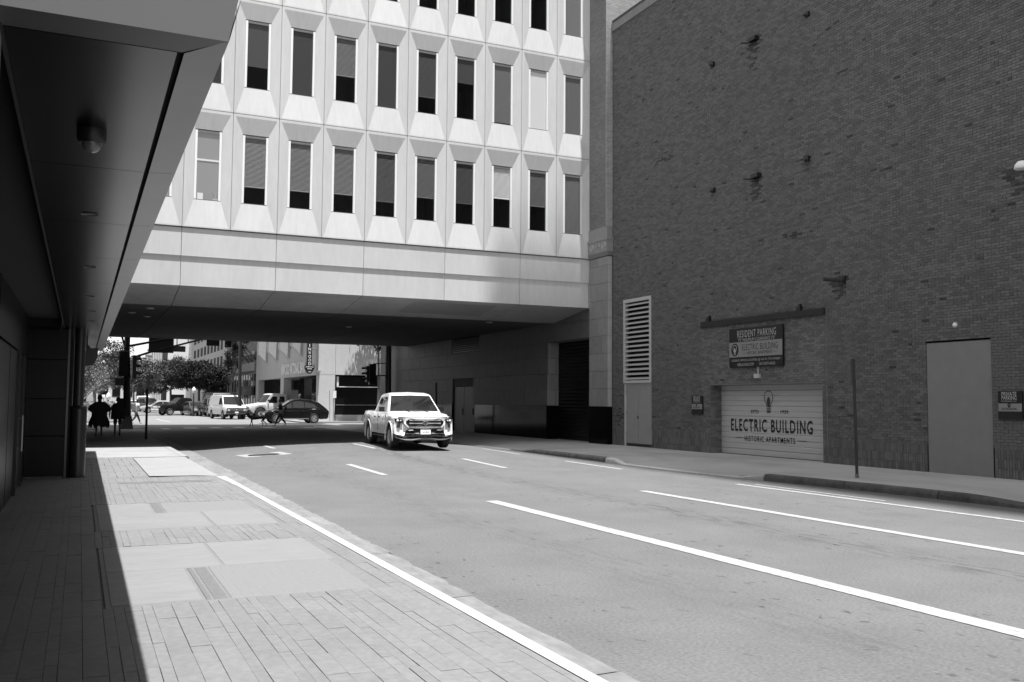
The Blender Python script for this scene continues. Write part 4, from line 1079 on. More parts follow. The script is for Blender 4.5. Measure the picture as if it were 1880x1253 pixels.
for s in (1, -1):
    hp_ = front('headlight', [(s * .68, .86), (s * .70, .97), (s * .92, 1.0), (s * .925, .90), (s * .80, .85)], .012, .12, M_lampd)
    obj('lamp_eye', MB().lathe([(.001, .03), (.035, .02), (.04, 0)], (fx(.84) - .03, s * .84, .925), 'X', 12), M_white, hp_)
    obj('lamp_eye', MB().lathe([(.001, .03), (.028, .02), (.03, 0)], (fx(.76) - .025, s * .755, .925), 'X', 12), M_lamp, hp_)
    front('air_curtain', [(s * .78, .70), (s * .76, .85), (s * .83, .86), (s * .87, .71)], .012, .06, M_plast)
    front('fog_frame', [(s * .50, .60), (s * .56, .63), (s * .42, .645), (s * .36, .615)], .03, .03, M_rim)
front('lower_intake', [(-.66, .44), (.66, .44), (.60, .60), (.50, .665), (-.50, .665), (-.60, .60)], .014, .10, M_grl)
front('intake_bar', [(-.60, .50), (.60, .50), (.60, .52), (-.60, .52)], .03, .03, mat('intake_trim', .2, .3))
front('lower_bumper', [(-.93, .47), (-.68, .40), (.68, .40), (.93, .47), (.90, .37), (.60, .30), (-.60, .30), (-.90, .37)], .02, .3, M_plast)
lp_ = front('licence_plate', [(-.16, .49), (.16, .49), (.16, .635), (-.16, .635)], .06, .02, M_white)
text('HD 8575', .06, (fx(0) + .076, 0, .555), (0, 1, 0), (0, 0, 1), M_lblk, lp_, width=.2, bold=.01)
text('TEXAS', .022, (fx(0) + .066, 0, .618), (0, 1, 0), (0, 0, 1), M_lblk, lp_, width=.1)
for s in (1, -1):
    for a in (1.62, -1.66):
        pts = [(a + .505 * math.cos(t), s * .955, .385 + .505 * math.sin(t)) for t in np.linspace(-.25, PI + .25, 22)]
        obj('fender_flare', MB().tube(pts, [.012] + [.024] * 20 + [.012], 8), M_wpaint, truck, smooth=True)
    obj('side_step', MB().box((-1.05, s * .80, .36), (1.05, s * .93, .41)), M_plast, truck)
    obj('door_seam', MB().box((-.105, s * .935, .56), (-.093, s * .957, 1.14)).box((1.02, s * .935, .80), (1.032, s * .957, 1.12)), M_plast, truck)
    obj('wheel_well', MB().box((1.15, s * .60, .5), (2.1, s * .86, .87)).box((-2.14, s * .60, .5), (-1.18, s * .86, .87)), M_under, truck)
obj('bed_cover', MB().box((-2.62, -.80, 1.17), (-1.1, .80, 1.235)), M_plast, truck)
obj('roof_rail', MB().box((-.95, -.62, 1.66), (-.90, .62, 1.70)), M_plast, truck)
obj('wiper', MB().tube([(1.10, .45, 1.19), (.88, .05, 1.36)], .008, 5).tube([(1.10, -.15, 1.19), (.88, -.55, 1.36)], .008, 5), M_plast, truck)
e = MB(); n_ = 12
for i in range(n_ + 1):
    y_ = -.86 + 1.72 * i / n_; k_ = 1 - .5 * (abs(y_) / .86) ** 6
    e.v += [(2.20, y_ * .955, 1.092 * 1.0 - .03 * (abs(y_) / .86) ** 4), (fx(y_) + .01 - (1.04 - .62) * .16, y_, 1.047)]
for i in range(n_): e.f.append((2 * i, 2 * i + 1, 2 * i + 3, 2 * i + 2))
obj('bonnet_lip', e, M_wpaint, truck, smooth=True, fix=True)
def place(v, x, y, head, z=None, sc=1.0):
    """head = heading angle of the +x axis of the vehicle"""
    v.location = (x, y, zroad(x, y) if z is None else z); v.rotation_euler = (0, 0, head); v.scale = (sc,) * 3
pf = on_road(716, 828); pf2 = on_road(812, 828.5); pr = on_road(682, 817)
place(truck, 10.17, 30.6, math.radians(-90 - 4.5)); truck.scale = (1, 1.02, .975)
# ---- black SUV on the cross street
suv = dict(xr=-2.38, xf=2.38, w=.93, r=.355, axles=(1.45, -1.30), zl=.30, rise=.10, tf=.2, tr=.14, cat='suv',
           top=[(-2.38, .92), (-2.2, 1.04), (-1.9, 1.07), (.95, .99), (1.4, .96), (2.0, .86), (2.38, .66)],
           roof=[(-2.22, 1.02), (-1.62, 1.46), (-1.1, 1.60), (-.2, 1.655), (.35, 1.58), (1.36, .96)], belt=1.0, wb=.94, wt=.74,
           side=[[(-1.55, 1.10), (-1.25, 1.36), (-.75, 1.47), (-.62, 1.50), (-.62, 1.08)], [(-.56, 1.08), (-.56, 1.51), (-.1, 1.54), (.26, 1.50), (.30, 1.08)], [(.36, 1.07), (.34, 1.49), (1.02, 1.06)]],
           screens={'windscreen': (4, 5, .06), 'rear_window': (0, 1, .12)}, hl=.66, mir=(.75, 1.03), handles=[-.5, .45], hmat=M_chrome, spokes=5, tw=.24, glass=mat('suv_glass', .05, .05, spec=.7))
s1 = vehicle('suv', 'black SUV crossing the sunlit junction in front of the pale bank', M_bpaint, suv)
for s in (1, -1):
    obj('window_trim', MB().tube([(-1.62, s * .885, 1.08), (-.6, s * .885, 1.055), (1.1, s * .88, 1.03)], .012, 5), M_chrome, s1)
    obj('roof_rail', MB().tube([(-1.3, s * .62, 1.62), (-.4, s * .64, 1.69), (.2, s * .63, 1.64)], .018, 5), M_chrome, s1)
    obj('sill_trim', MB().box((-.9, s * .9, .33), (1.0, s * .925, .37)), M_grey, s1)
place(s1, 14.35, 69.3, PI + .02, 0); s1.scale = (1, 1, 1.06)
# ---- white panel van
van = dict(xr=-2.75, xf=2.75, w=.99, r=.37, axles=(1.85, -1.70), zl=.42, rise=.05, tf=.10, tr=.03, cat='van',
           top=[(-2.75, 1.2), (-2.6, 1.22), (1.75, 1.22), (2.5, 1.08), (2.75, .98)],
           roof=[(-2.72, 1.18), (-2.62, 2.0), (-2.3, 2.08), (.9, 2.06), (1.15, 2.0), (1.98, 1.18)], belt=1.2, wb=.95, wt=.80,
           side=[[(.55, 1.28), (.55, 1.85), (1.1, 1.85), (1.62, 1.28)]],
           screens={'windscreen': (4, 5, .06), 'rear_window': (0, 1, .2)}, hl=.82, mir=(1.5, 1.3), mmat=M_plast, spokes=8, tw=.24, mrim=M_grey)
v1 = vehicle('van', 'white panel van with dark grille facing us beyond the junction', mat('van_white', .5, .35, coat=.3), van)
obj('grille_frame', MB().box((2.74, -.85, .70), (2.775, .85, .98)), M_plast, v1)
for z in (.77, .84, .91): obj('grille_bar', MB().box((2.775, -.55, z), (2.785, .55, z + .02)), M_grey, v1)
obj('badge', MB().lathe([(.001, .03), (.10, .02), (.11, 0)], (2.77, 0, .90), 'X', 12), M_chrome, v1)
for s in (1, -1): obj('lamp_eye', MB().box((2.77, s * .68 - .1, .74), (2.79, s * .68 + .1, .88)), M_lamp, v1)
place(v1, 11.95, 86.0, -PI / 2 + .14, 0)
# ---- utility truck with long bonnet
ut = dict(xr=-3.2, xf=2.4, w=1.1, r=.50, R=.62, axles=(1.35, -2.3), zl=.55, rise=.05, tf=.22, tr=.02, cat='truck',
          top=[(-3.2, .95), (-1.35, .95), (-1.3, 1.45), (.6, 1.5), (1.0, 1.50), (2.1, 1.32), (2.4, 1.15)],
          roof=[(-1.32, 1.43), (-1.30, 2.30), (-.9, 2.36), (.1, 2.36), (.25, 2.30), (.85, 1.48)], belt=1.45, wb=.86, wt=.80,
          side=[[(-1.1, 1.58), (-1.1, 2.12), (-.6, 2.12), (-.6, 1.58)], [(-.35, 1.55), (-.35, 2.12), (.15, 2.12), (.52, 1.60), (.5, 1.5), (-.1, 1.5)]],
          screens={'windscreen': (4, 5, .06), 'rear_window': (0, 1, .3)}, hl=.95, mir=(.55, 1.65), mmat=M_plast, spokes=10, rimr=.56, tw=.30)
u1 = vehicle('utility_truck', 'white utility truck with long bonnet and big wheels behind the black SUV', mat('van_white'), ut)
obj('service_body', MB().box((-3.2, -1.05, .96), (-1.5, 1.05, 1.5)), mat('van_white'), u1)
obj('exhaust_stack', MB().tube([(-1.42, .8, .9), (-1.42, .8, 2.5)], .06, 8), M_grey, u1)
place(u1, 15.65, 86.3, PI + .25, 0, .95)
# ---- other vehicles further along
dpk = dict(pk); dpk.update(w=1.0, xr=-2.9, xf=2.8, gmat=M_chrome, bmat=M_chrome, side=pk['side'])
dpk['top'] = [(-2.9, 1.2), (-2.7, 1.24), (-1.06, 1.22), (-.98, 1.15), (.95, 1.15), (1.25, 1.2), (2.5, 1.14), (2.8, 1.0)]; dpk['xf'] = 2.8
b1 = vehicle('pickup_truck', 'black pickup with chrome front standing side-on in the middle distance', M_bpaint, dpk); place(b1, 9.75, 104.2, PI + .35, 0)
b2 = vehicle('pickup_truck', 'dark pickup with chrome bumper parked behind the white van', mat('dark_blue_paint', .04, .2, coat=.7), dpk); place(b2, 12.15, 97.0, -PI / 2 + .12, 0)
sed = dict(xr=-2.3, xf=2.3, w=.9, r=.33, axles=(1.4, -1.35), zl=.25, rise=.08, tf=.2, tr=.15, cat='car',
           top=[(-2.3, .85), (-2.1, .98), (-1.4, 1.0), (.95, .95), (2.0, .8), (2.3, .62)], roof=[(-1.95, .97), (-1.2, 1.40), (-.7, 1.46), (.0, 1.47), (.35, 1.40), (1.25, .93)], belt=.95, wb=.93, wt=.72,
           side=[[(-1.3, 1.03), (-.95, 1.32), (-.3, 1.38), (-.3, 1.02)], [(-.24, 1.02), (-.24, 1.38), (.25, 1.34), (.95, 1.0)]], screens={'windscreen': (4, 5, .06), 'rear_window': (0, 1, .12)},
           hl=.62, mir=(.7, .98), tw=.22, spokes=7)
c1 = vehicle('parked_car', 'small dark car behind the dark pickup with chrome bumper', M_gpaint, sed); place(c1, 10.9, 102.5, -PI / 2 + .2, 0)
c2 = vehicle('parked_car', 'pale car far down the street left of the black pickup', M_grey, sed); place(c2, 8.9, 122, PI + .1, 0)
c3 = vehicle('pickup_truck', 'grey pickup seen small down the street right of the big signal pole', M_gpaint, dpk); place(c3, 8.0, 129, -PI / 2 + .5, 0)
c4 = vehicle('van', 'white van small in the distance behind the grey pickup', mat('van_white'), van); place(c4, 8.4, 146, -PI / 2, 0)
c5 = vehicle('parked_car', 'white car small in the distance at the left of the far street', mat('van_white'), sed); place(c5, 6.9, 140, -PI / 2, 0)
bx = vehicle('box_van', 'dark box van standing between the pickup and the awning building', M_gpaint, dict(van, w=1.05, cat='van')); place(bx, 13.6, 104, -PI / 2 + .1, 0, 1.15)

# ================================================================== PEOPLE AND DOG
def skinned(name, verts, edges, m, parent=None, sub=1, root=0):
    me = bpy.data.meshes.new('sk'); me.from_pydata([v[:3] for v in verts], edges, []); me.update()
    o = bpy.data.objects.new('sk', me); COL.objects.link(o)
    md = o.modifiers.new('s', 'SKIN'); 
    for i, v in enumerate(verts):
        sv = me.skin_vertices[0].data[i]; r = v[3]; sv.radius = (r, v[4] if len(v) > 4 else r); sv.use_root = (i == root)
    md.use_smooth_shade = True
    s = o.modifiers.new('u', 'SUBSURF'); s.levels = sub; s.render_levels = sub
    dg = bpy.context.evaluated_depsgraph_get(); dg.update()
    r = bpy.data.meshes.new_from_object(o.evaluated_get(dg)); bpy.data.objects.remove(o); bpy.data.meshes.remove(me)
    r.name = name; r.materials.clear(); r.materials.append(m)
    ob_ = bpy.data.objects.new(name, r); COL.objects.link(ob_)
    if parent: ob_.parent = parent
    return ob_
M_skin = mat('skin', .22, .6); M_skind = mat('dark_skin', .07, .6); M_hair = mat('hair', .012, .7)
M_cl1 = mat('dark_cloth', .02, .9); M_cl2 = mat('charcoal_cloth', .03, .9); M_cl3 = mat('white_cloth', .65, .9); M_cl4 = mat('grey_cloth', .16, .9)
def person(label, x, y, z, rot, pose, H=1.72, group=None, top=M_cl1, bottom=M_cl1, skin=M_skin, hair=M_hair, extras=None, longhair=False, shorts=False):
    """x forward. pose: dict with knee/ankle/elbow/hand offsets per side (L=+y)"""
    root = thing('person', label, 'person', (0, 0, 0), group); k = H / 1.72; lean = pose.get('lean', 0)
    V, E = [], []
    def v(x_, y_, z_, r, r2=None): V.append((x_ * k, y_ * k, z_ * k, r * k, (r2 or r) * k)); return len(V) - 1
    pel = v(0, 0, .93, .115, .15); bel = v(lean * .3, 0, 1.10, .10, .135); ch = v(lean * .7, 0, 1.30, .115, .16); nk = v(lean, 0, 1.46, .055); hd = v(lean + .02, 0, 1.56, .065); tp = v(lean + .02, 0, 1.66, .07)
    E += [(pel, bel), (bel, ch), (ch, nk), (nk, hd), (hd, tp)]
    J = {}
    for s, n in ((1, 'L'), (-1, 'R')):
        hip = v(0, s * .09, .88, .085); kn = v(*pose['knee' + n][:1], s * .10, pose['knee' + n][1], .055); an = v(pose['ank' + n][0], s * .10, pose['ank' + n][1], .035)
        hl_ = v(pose['ank' + n][0] + .02, s * .105, max(.03, pose['ank' + n][1] - .06), .035); to = v(pose['ank' + n][0] + .17, s * .12, max(.025, pose['ank' + n][1] - .06), .028)
        E += [(pel, hip), (hip, kn), (kn, an), (an, hl_), (hl_, to)]
        sh = v(lean * .85, s * .17, 1.40, .055); el = v(*pose['elb' + n], .04); wr = v(*pose['hand' + n], .024)
        dx = [pose['hand' + n][i] - pose['elb' + n][i] for i in range(3)]; L_ = math.sqrt(sum(q * q for q in dx)); dx = [q / L_ for q in dx]
        pm = v(*[pose['hand' + n][i] + dx[i] * .06 for i in range(3)], .026)
        E += [(ch, sh), (sh, el), (el, wr), (wr, pm)]
        for f in range(4):
            o_ = (f - 1.5) * .018; a = v(*[pose['hand' + n][i] + dx[i] * .10 + (o_ if i == 0 else 0) for i in range(3)], .0075); b = v(*[pose['hand' + n][i] + dx[i] * (.16 - abs(f - 1.3) * .012) + (o_ if i == 0 else (-s * .015 if i == 1 else 0)) for i in range(3)], .006)
            E += [(pm, a), (a, b)]
        a = v(*[pose['hand' + n][i] + dx[i] * .07 + (.035 if i == 0 else 0) for i in range(3)], .008); E += [(wr, a)]
        J[n] = dict(hip=V[hip], kn=V[kn], an=V[an], sh=V[sh], el=V[el], wr=V[wr])
    skinned('body', V, E, skin, root, 1, 0)
    # hair, nose, ears, eyes
    hx = (lean + .02) * k; hz = 1.62 * k
    e = MB(); e.lathe([(.001, .145 * k), (.07 * k, .12 * k), (.10 * k, .05 * k), (.098 * k, -.01 * k), (.085 * k, -.05 * k)], (hx - .015, 0, hz), 'Z', 14); obj('hair', e, hair, root, smooth=True)
    if longhair: obj('hair', MB().tube([(hx - .05, 0, hz + .02), (hx - .08, 0, hz - .12), (hx - .09, 0, hz - .28)], [.075, .07, .03], 8), hair, root, smooth=True)
    e = MB(); e.tube([(hx + .085 * k, 0, hz - .0), (hx + .115 * k, 0, hz - .04 * k)], .012, 5); e.tube([(hx, .088 * k, hz), (hx, .095 * k, hz - .04)], .014, 5); e.tube([(hx, -.088 * k, hz), (hx, -.095 * k, hz - .04)], .014, 5); obj('nose_and_ears', e, skin, root)
    e = MB(); e.box((hx + .083 * k, .025, hz + .005), (hx + .09 * k, .045, hz + .017)); e.box((hx + .083 * k, -.045, hz + .005), (hx + .09 * k, -.025, hz + .017)); e.box((hx + .083 * k, -.022, hz - .067), (hx + .09 * k, .022, hz - .06)); obj('eyes_and_mouth', e, hair, root)
    # shirt and trousers as shells that follow the limbs
    TV, TE = [], []
    def tv(p, r, r2=None): TV.append((p[0], p[1], p[2], r, r2 or r)); return len(TV) - 1
    a = tv((0, 0, .95 * k), .14 * k, .17 * k); b = tv((lean * .3 * k, 0, 1.12 * k), .125 * k, .16 * k); c = tv((lean * .7 * k, 0, 1.32 * k), .135 * k, .18 * k); d = tv((lean * .9 * k, 0, 1.42 * k), .09 * k, .12 * k); TE += [(a, b), (b, c), (c, d)]
    for n in 'LR':
        s_ = J[n]; p = tv(s_['sh'][:3], .075 * k); md = [s_['sh'][i] + (s_['el'][i] - s_['sh'][i]) * .7 for i in range(3)]; q = tv(md, .062 * k); TE += [(c, p), (p, q)]
    skinned('shirt', TV, TE, top, root, 1, 0)
    if bottom:
        TV.clear(); TE.clear(); a = tv((0, 0, .97 * k), .135 * k, .165 * k); b = tv((0, 0, .90 * k), .13 * k, .165 * k); TE.append((a, b))
        for n in 'LR':
            s_ = J[n]; h = tv(s_['hip'][:3], .105 * k); kn = tv(s_['kn'][:3], .078 * k); TE += [(b, h), (h, kn)]
            if not shorts: an = tv([s_['an'][0], s_['an'][1], s_['an'][2] + .05], .055 * k); TE.append((kn, an))
        skinned('shorts' if shorts else 'trousers', TV, TE, bottom, root, 1, 0)
    if extras: extras(root, k)
    root.location = (x, y, z); root.rotation_euler = (0, 0, rot)
    return root
stand = dict(kneeL=(.03, .50), ankL=(-.02, .09), kneeR=(.05, .50), ankR=(.10, .09), elbL=(-.02, .27, 1.15), handL=(.06, .28, .92), elbR=(-.02, -.27, 1.15), handR=(.06, -.28, .92))
hips = dict(stand, elbL=(-.02, .46, 1.17), handL=(.06, .26, 1.02), elbR=(-.02, -.46, 1.17), handR=(.06, -.26, 1.02))
walk = dict(kneeL=(.20, .52), ankL=(.34, .12), kneeR=(-.08, .50), ankR=(-.34, .16), elbL=(-.14, .24, 1.14), handL=(-.05, .24, .92), elbR=(.10, -.24, 1.14), handR=(.26, -.22, 1.02), lean=.05)
def dress(root, k):
    e = MB(); n = 28; rings = []
    for (z, ax_, ay, wv) in ((1.42, .10, .20, 0), (1.28, .16, .40, 0), (1.10, .17, .44, 0), (1.0, .16, .30, 0), (.86, .20, .30, 0), (.62, .30, .40, .02), (.50, .30, .42, .04), (.42, .27, .38, .10)):
        rings.append([(ax_ * math.cos(2 * PI * i / n), ay * math.sin(2 * PI * i / n), z + wv * math.sin(i * 2.4)) for i in range(n)])
    for r_ in rings: e.v += r_
    for i in range(len(rings) - 1):
        for j in range(n): e.f.append((i * n + j, i * n + (j + 1) % n, (i + 1) * n + (j + 1) % n, (i + 1) * n + j))
    obj('dress', e, M_cl1, root, smooth=True)
A = on_z(181, 802, .15); person('person in a flared dark dress walking away with hands on hips', A[0], A[1], .15, PI / 2, hips, 1.70, top=M_cl1, bottom=None, skin=M_skind, extras=dress, longhair=True)
def bag(root, k):
    obj('backpack', MB().cbox((-.30, -.24, 1.02), (-.12, .02, 1.60), .05), M_cl1, root)
B = on_z(215, 801.5, .15); person('person in dark shorts and loose shirt carrying a backpack, beside the one in the dress', B[0], B[1], .15, PI / 2, dict(stand, elbL=(-.02, .33, 1.15), handL=(.06, .34, .9)), 1.62, top=M_cl1, bottom=M_cl2, shorts=True, skin=M_skind, extras=lambda r_, k: (bag(r_, k), obj('loose_shirt', MB().lathe([(.15, 1.40), (.24, 1.2), (.27, .95), (.28, .72)], (0, 0, 0), 'Z', 20), M_cl1, r_)))
Cc = on_z(249, 779.2, .0); person('person in a white top with a grey backpack stepping along by the big signal pole', Cc[0], Cc[1], .0, math.radians(20), dict(walk, lean=.10), 1.68, top=M_cl3, bottom=M_cl2, extras=lambda r_, k: obj('backpack', MB().cbox((-.34, -.16, 1.0), (-.10, .16, 1.42), .05), M_cl4, r_))
Dd = on_z(515, 783.5, .02); person('person in dark clothes walking a dog over the shaded crossing', Dd[0], Dd[1], .02, PI - .1, dict(walk, handR=(.36, -.2, .98)), 1.72, top=M_cl1, bottom=M_cl2, extras=None)
# dog
dg_root = thing('dog', 'dark slim dog walking on a lead over the crossing', 'dog', (0, 0, 0))
V = [(0, 0, .50, .085, .10), (.22, 0, .49, .10, .115), (.38, 0, .53, .095, .09), (.50, 0, .62, .055), (.58, 0, .70, .05), (.66, 0, .70, .055), (.76, 0, .67, .032), (.80, 0, .66, .022),
     (-.16, 0, .53, .07, .075), (-.32, 0, .54, .075, .08), (-.42, 0, .55, .03), (-.56, 0, .48, .018), (-.68, 0, .44, .012)]
E_ = [(0, 1), (1, 2), (2, 3), (3, 4), (4, 5), (5, 6), (6, 7), (0, 8), (8, 9), (9, 10), (10, 11), (11, 12)]
def dl_(lst, src):
    p = src
    for q in lst: V.append(q); E_.append((p, len(V) - 1)); p = len(V) - 1
for s, fo, bo_ in ((1, .10, -.08), (-1, -.08, .10)):
    dl_([(.36, s * .07, .42, .05), (.36 + fo * .4, s * .075, .24, .026), (.36 + fo, s * .075, .06, .02), (.40 + fo, s * .075, .02, .024)], 2)
    dl_([(-.30, s * .075, .44, .06), (-.22 + bo_ * .4, s * .08, .32, .038), (-.38 + bo_, s * .08, .18, .022), (-.34 + bo_, s * .08, .05, .018), (-.29 + bo_, s * .08, .02, .022)], 9)
skinned('body', V, E_, M_cl1, dg_root, 1, 0)
obj('ear', MB().tube([(.62, .04, .74), (.60, .07, .68)], [.02, .008], 5), M_cl1, dg_root); obj('ear', MB().tube([(.62, -.04, .74), (.60, -.07, .68)], [.02, .008], 5), M_cl1, dg_root)
dgp = on_z(474, 783.8, .02); dg_root.location = (dgp[0], dgp[1], .02); dg_root.rotation_euler = (0, 0, PI - .05); dg_root.scale = (1.12,) * 3
ld = obj('dog_lead', MB().tube([(Dd[0] - .3, Dd[1], 1.0), (dgp[0] + .0, dgp[1], .72), (dgp[0] - .45, dgp[1], .72)], .008, 4), M_cl1); tag(ld, 'thin dog lead between the walking person and the dog', 'lead')

# ================================================================== SIGNALS, SIGNS, LAMPS
YP = 57.0
def oyp(px, py, y=YP): return tuple(on_y(px, py, y))
def head(root_label, c, yaw, group='traffic signal heads at the junction'):
    h = thing('traffic_signal', root_label, 'traffic light', (0, 0, 0), group)
    obj('housing', MB().cbox((-.17, -.10, -.53), (.17, .10, .53), .02), M_dark, h)
    for i, z in enumerate((.35, 0, -.35)):
        e = MB(); pts = [(math.cos(a) * .13, math.sin(a) * .13) for a in np.linspace(-.15, PI + .15, 11)]
        for (p, q) in zip(pts[:-1], pts[1:]): e.quad((p[0], -.10, z + p[1]), (q[0], -.10, z + q[1]), (q[0], -.36, z + q[1] - .03), (p[0], -.36, z + p[1] - .03))
        obj('visor', e, M_dark, h); obj('lens', MB().lathe([(.12, -.105), (.001, -.11)], (0, 0, z), 'Y', 14), mat('signal_lens', .06, .2), h)
    h.location = c; h.rotation_euler = (0, 0, yaw); return h
lpz = .05
sgp = thing('signal_pole', 'thick dark traffic signal pole with long arm at the left corner of the junction', 'signal pole', (oyp(232, 788)[0], YP, 0))
bxp = oyp(232.5, 787); 
obj('base', MB().prism([(bxp[0] - .36, YP - .3, 0.0), (bxp[0] + .36, YP - .3, 0.0), (bxp[0] + .36, YP + .3, 0.0), (bxp[0] - .36, YP + .3, 0.0)], (0, 0, .05)).add([(bxp[0] - .32, YP - .28, .05), (bxp[0] + .32, YP - .28, .05), (bxp[0] + .32, YP + .28, .05), (bxp[0] - .32, YP + .28, .05), (bxp[0] - .22, YP - .2, .75), (bxp[0] + .24, YP - .2, .75), (bxp[0] + .24, YP + .2, .75), (bxp[0] - .22, YP + .2, .75)], [(0, 1, 5, 4), (1, 2, 6, 5), (2, 3, 7, 6), (3, 0, 4, 7), (4, 5, 6, 7)]), M_dark, sgp)
pt_ = oyp(233, 640); obj('shaft', MB().tube([(bxp[0], YP, .7), (pt_[0], YP, pt_[2]), (pt_[0] + .02, YP, 7.2)], [.22, .16, .14], 14), M_dark, sgp)
obj('mast_arm', MB().tube([oyp(236, 636), oyp(300, 624), oyp(420, 602)], [.07, .06, .05], 8).tube([oyp(250, 655), oyp(275, 647), oyp(372, 623), oyp(430, 609)], [.06, .06, .05, .05], 8).tube([oyp(325, 620), oyp(325, 636)], .03, 6).tube([oyp(345.5, 616), oyp(345.5, 631)], .03, 6), M_dark, sgp)
obj('brace', MB().tube([oyp(222, 612), oyp(232, 645)], .06, 6).tube([oyp(197, 694), oyp(212, 695.5), oyp(272, 693), oyp(284, 693.5)], .025, 6).tube([oyp(186, 655), oyp(222, 657)], .03, 6), M_dark, sgp)
h1 = head('traffic light seen from behind, left of the thick signal pole', oyp(227, 668, YP - .3), PI + .25); h1.scale = (1.35, 1, 1.35)
h2 = head('traffic light in profile with three visors, right of the thick signal pole', oyp(246, 673, YP - .1), PI / 2 + .1); h2.scale = (1, 1, 1.18)
def flat_sign(name, label, px0, px1, py0, py1, y, m, th=.06, par=None, cat='sign'):
    a, b = oyp(px0, py1, y), oyp(px1, py0, y); e = MB().box((a[0], y, a[2]), (b[0], y + th, b[2]))
    o = obj(name, e, m, par)
    if par is None: tag(o, label, cat)
    return o
flat_sign('overhead_sign', 'big black back of a sign panel hanging from the mast arm', 272.5, 319.5, 618, 647.5, YP + .12, M_dark)
flat_sign('overhead_sign', 'smaller dark street name sign on the mast arm, right of the big panel', 379, 403, 624, 635, YP + .3, M_dark)
flat_sign('crossing_signal', 'dark pedestrian signal box on the left of the thick pole', 211, 229, 695, 708, YP - .25, M_dark2)
ws = thing('hanging_sign', 'small white framed sign hanging between the two dark sign posts and the trees', 'sign', oyp(284, 702))
flat_sign('frame', '', 279.7, 287, 685.5, 702, YP, M_dark, .05, ws); flat_sign('face', '', 281, 286, 687, 693.5, YP - .01, M_white, .01, ws); flat_sign('face', '', 281, 286, 694.3, 700.5, YP - .01, M_white, .01, ws)
spo = on_z(268, 807, .15); sps = thing('sign_post', 'dark post with a narrow black sign in the shaded passage', 'sign post', tuple(spo))
yq = spo[1]; tq = oyp(272, 690, yq); obj('post', MB().tube([tuple(spo), (oyp(270.5, 716, yq)[0], yq, oyp(270.5, 716, yq)[2]), (oyp(272, 691, yq)[0], yq, oyp(272, 691, yq)[2])], .045, 8), M_dark, sps)
flat_sign('sign_plate', '', 268.3, 276.2, 689.5, 714, yq - .05, M_dark, .03, sps)
sg2 = thing('signal_pole', 'thick dark signal pole at the far right corner of the passage', 'signal pole', (oyp(712, 735)[0], YP, 0))
obj('shaft', MB().tube([(oyp(712, 770)[0], YP, .0), (oyp(712.3, 640)[0], YP, 7.2)], [.21, .20], 14), M_dark, sg2)
obj('arm', MB().tube([oyp(712, 690), oyp(690, 690)], .04, 6).tube([oyp(712, 668), oyp(686, 668)], .03, 6), M_dark, sg2)
h3 = head('traffic light seen from behind near the pale bank wall, beside the right signal pole', oyp(683.5, 687.5, YP - .1), PI + .15); h3.scale = (1.3, 1, 1.22)
h4 = head('traffic light in profile, leftmost of the pair by the right signal pole', oyp(675, 687, YP + .1), -PI / 2); h4.scale = (1, 1, .95)
h5 = head('traffic light facing us on the mast arm at the top of the passage', oyp(418.5, 627, YP + .2), 0); h5.scale = (1.1, 1, .7)
# thin post in the passage on the right
q = on_y(801.5, 790, 45); o = obj('thin_post', MB().tube([(q[0], 45, .1), (on_y(801, 703, 45)[0], 45, on_y(801, 703, 45)[2])], .05, 8), M_dark); tag(o, 'thin dark post in the shade of the passage behind the pickup', 'post')
# street lamps beyond
def lamp(label, px, y, top=716):
    c = on_y(px, top, y); l = thing('street_lamp', label, 'street lamp', (c[0], y, 0), 'globe street lamps'); zt = c[2]
    obj('pole', MB().tube([(c[0], y, 0), (c[0], y, .8), (c[0], y, zt - .3)], [.14, .07, .05], 8), M_dark, l)
    obj('globe', MB().lathe([(.001, .55), (.05, .5), (.15, .38), (.21, .2), (.17, .0), (.08, -.1), (.001, -.1)], (c[0], y, zt - .25), 'Z', 14), mat('lamp_globe', .65, .3), l, smooth=True)
lamp('globe street lamp in front of the dark trees', 356, 99, 716); lamp('globe street lamp among the left trees', 199, 88, 727)
# tall lamp mast by the club building
lmx = on_x(440, 640, 15.2); ly = 84.0
lp2 = thing('lamp_mast', 'tall black lamp mast in front of the old club building', 'lamp mast', (on_y(441, 700, ly)[0], ly, 0))
obj('pole', MB().tube([(on_y(440, 765, ly)[0], ly, 0), (on_y(441, 640, ly)[0], ly, on_y(441, 640, ly)[2]), (on_y(441.5, 600, ly)[0], ly, on_y(441, 590, ly)[2])], [.18, .13, .12], 10), M_dark, lp2)
# ================================================================== BANK ON THE FAR CORNER
YB = 73.0; XB = float(on_y(584, 700, YB)[0])
bk = thing('bank_building', 'pale concrete bank on the far corner with finned upper windows and dark ground floor glazing', 'building', (XB + 5, YB + 10, 0))
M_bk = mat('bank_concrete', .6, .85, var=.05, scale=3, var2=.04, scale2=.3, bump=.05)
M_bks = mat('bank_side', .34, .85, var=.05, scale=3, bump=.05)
zs_ = float(on_y(584, 688, YB)[2]); ys1 = float(on_x(470, 700, XB)[1]); ytop = 11.5
fy0 = YB
wx = [float(on_y(p, 720, YB)[0]) for p in (615, 617, 625, 684)]
zb0, zb1, zb2, zb3, zb4 = [float(on_y(640, p, YB)[2]) for p in (762, 744, 710, 692, 688)]
xe = XB + 16
def slab(x0, x1, z0, z1, name='front_panel', m=M_bk): obj(name, MB().box((x0 + .01, fy0, z0 + .01), (x1 - .01, fy0 + .4, z1 - .01)), m, bk)
xj = wx[0]; slab(XB, xj, 0, zs_); slab(XB, xj, zs_, ytop); slab(xj, xj + 6.5, zs_, ytop); slab(xj + 6.5, xe, zs_, ytop); slab(wx[1], xe, 0, zb0)
